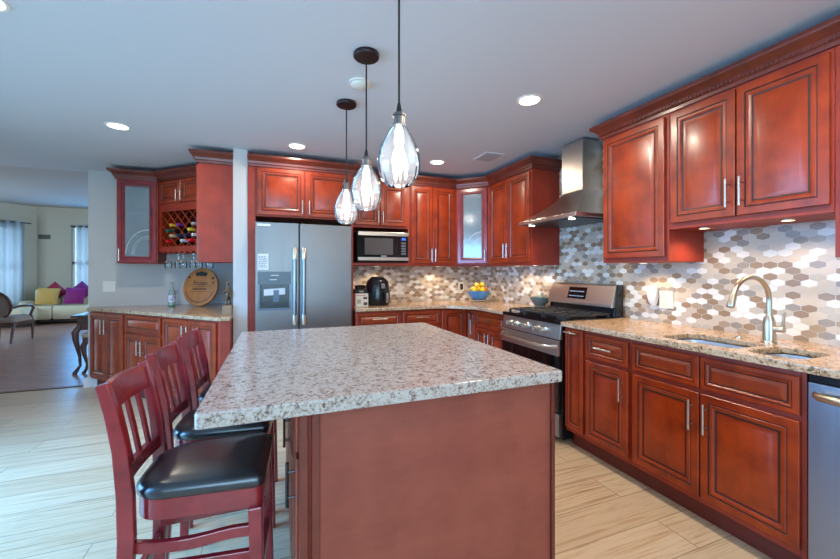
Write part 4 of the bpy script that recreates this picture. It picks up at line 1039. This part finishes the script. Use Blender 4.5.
# oval back armchair
ach = thing('armchair', 'dark wood armchair with oval upholstered back at left photo edge', 'armchair', (-4.62, 9.1, 0), R(85))
DK = wood('dark_walnut', lin(96, 56, 50), lin(64, 36, 34), .4); UPH = mat('grey_upholstery', lin(150, 138, 132), .8)
ov = []
for i in range(28):
    a = 2 * math.pi * i / 28; ov.append((-.26 - .05 * math.sin(a), .23 * math.cos(a), .68 + .24 * math.sin(a)))
obj('back_frame', MB().tube(ov + [ov[0], ov[1]], .022, 10), DK, ach, smooth=60)
obj('back_pad', MB().ball((0, 0, 0), .03, .21, .22, 24).rot(Matrix.Translation((-.26, 0, .68)) @ Matrix.Rotation(R(-10), 4, 'Y')), UPH, ach, smooth=70)
obj('seat', MB().loft([[(x, y, z) for x, y in rrect(-.26 + i, .26 - i, -.27 + i, .27 - i, .06)] for i, z in ((.01, .36), (0, .38), (0, .42), (.02, .46), (.08, .475))]), UPH, ach, smooth=50)
obj('seat_rail', MB().prism(rrect(-.27, .27, -.28, .28, .05), .31, .37), DK, ach, bevel=.005)
for y in (-.25, .25):
    obj('leg', MB().tube([(.23, y, .33), (.24, y, .20), (.235, y, .0)], [.028, .022, .014], 10), DK, ach, smooth=50)
    obj('leg', MB().tube([(-.23, y, .33), (-.26, y, .18), (-.30, y, .0)], [.026, .022, .016], 10), DK, ach, smooth=50)
    obj('armrest', MB().tube([(-.28, y * .92, .62), (-.10, y * 1.08, .655), (.14, y * 1.12, .645), (.22, y * 1.1, .60), (.17, y * 1.05, .48), (.23, y, .34)], [.018, .022, .026, .024, .02, .022], 10), DK, ach, smooth=60)
# console table with cabriole legs
ct = thing('console_table', 'dark wood side table with curved cabriole legs behind the wall end', 'table', (-2.38, 5.86, 0))
obj('table_top', MB().box(0, .95, 0, .50, .705, .735), DK, ct, bevel=.006)
obj('apron', MB().box(.05, .90, .04, .46, .545, .705), DK, ct, bevel=.003)
for x, y in ((.07, .06), (.88, .06), (.07, .44), (.88, .44)):
    sx = -1 if x < .5 else 1; sy = -1 if y < .25 else 1
    obj('leg', MB().tube([(x, y, .60), (x + .035 * sx, y + .03 * sy, .52), (x + .03 * sx, y + .025 * sy, .42), (x + .0 * sx, y, .22), (x - .005 * sx, y, .10), (x + .03 * sx, y + .02 * sy, .03), (x + .045 * sx, y + .03 * sy, .0)], [.034, .040, .030, .018, .015, .022, .026], 12), DK, ct, smooth=60)
bk = thing('book', 'pale closed book lying on the dark side table', 'book', (-2.12, 5.93, .735), R(8))
obj('cover', MB().box(-.12, .12, -.08, .08, 0, .022), mat('pale_cover', lin(210, 216, 224), .5), bk, bevel=.002)
obj('pages', MB().box(-.115, .122, -.0785, .0785, .004, .018), PAPER, bk)
bn = thing('bench', 'dark stool with cream seat pad tucked under the side table', 'stool', (-1.99, 6.03, 0))
obj('seat_pad', MB().loft([[(x, y, z) for x, y in rrect(-.30 + i, .30 - i, -.17 + i, .17 - i, .05)] for i, z in ((.01, .455), (0, .47), (.01, .50), (.06, .515))]), mat('cream_pad', lin(206, 184, 156), .7), bn, smooth=50)
obj('frame', MB().box(-.28, .28, -.15, .15, .39, .455), DK, bn, bevel=.004)
for x in (-.25, .25):
    for y in (-.12, .12):
        s_ = 1 if x > 0 else -1
        obj('leg', MB().tube([(x, y, .42), (x + .03 * s_, y, .34), (x + .02 * s_, y, .24), (x - .01 * s_, y, .12), (x, y, .05), (x + .03 * s_, y, .0)], [.03, .032, .024, .015, .016, .022], 10), DK, bn, smooth=60)
# curtains
def curtain(name, label, p, q, z0, z1, waves, amp=.045, rod=True):
    t = thing(name, label, 'curtain', (0, 0, 0), 0)
    p, q = Vector(p), Vector(q); e = (q - p).normalized(); n_ = Vector((e.y, -e.x)); L = (q - p).length; NN = waves * 8
    front = [p + e * L * i / NN + n_ * (amp * math.sin(2 * math.pi * i / 8)) for i in range(NN + 1)]
    mb = MB(); mb.loft([[(v.x, v.y, z0) for v in front], [(v.x, v.y, (z0 + z1) / 2) for v in front], [(v.x, v.y, z1) for v in front]], cap0=False, cap1=False, closed=False)
    o = obj('drape', mb, SHEER, t, smooth=80); sm_ = o.modifiers.new('thick', 'SOLIDIFY'); sm_.thickness = .003
    r0, r1 = p - e * .12, q + e * .12
    obj('rod', MB().cyl((r0.x, r0.y, z1 - .03), (r1.x, r1.y, z1 - .03), .014, 10), NICKEL_DARK, t, smooth=50)
    return t
off = Vector((.7071, -.7071)) * .14
curtain('curtain', 'long white sheer curtain over the left bay window', tuple(A + d * .28 + off), tuple(A + d * 1.85 + off), .06, 2.52, 9)
curtain('curtain', 'grey white sheer curtain at the right living room window', (-4.93, 12.445), (-4.40, 12.445), .3, 2.50, 4)
lv_ = thing('wall_vent', 'small dark air return grille high on living room wall', 'vent', (-5.72, 12.499, 2.12))
obj('frame', MB().box(0, .24, -.012, 0, 0, .115), mat('vent_brown', lin(96, 90, 82), .5), lv_)
sl = MB()
for i in range(5): sl.box(.015, .225, -.016, -.012, .014 + i * .019, .024 + i * .019)
obj('slats', sl, mat('vent_slat', lin(70, 66, 62), .5), lv_)
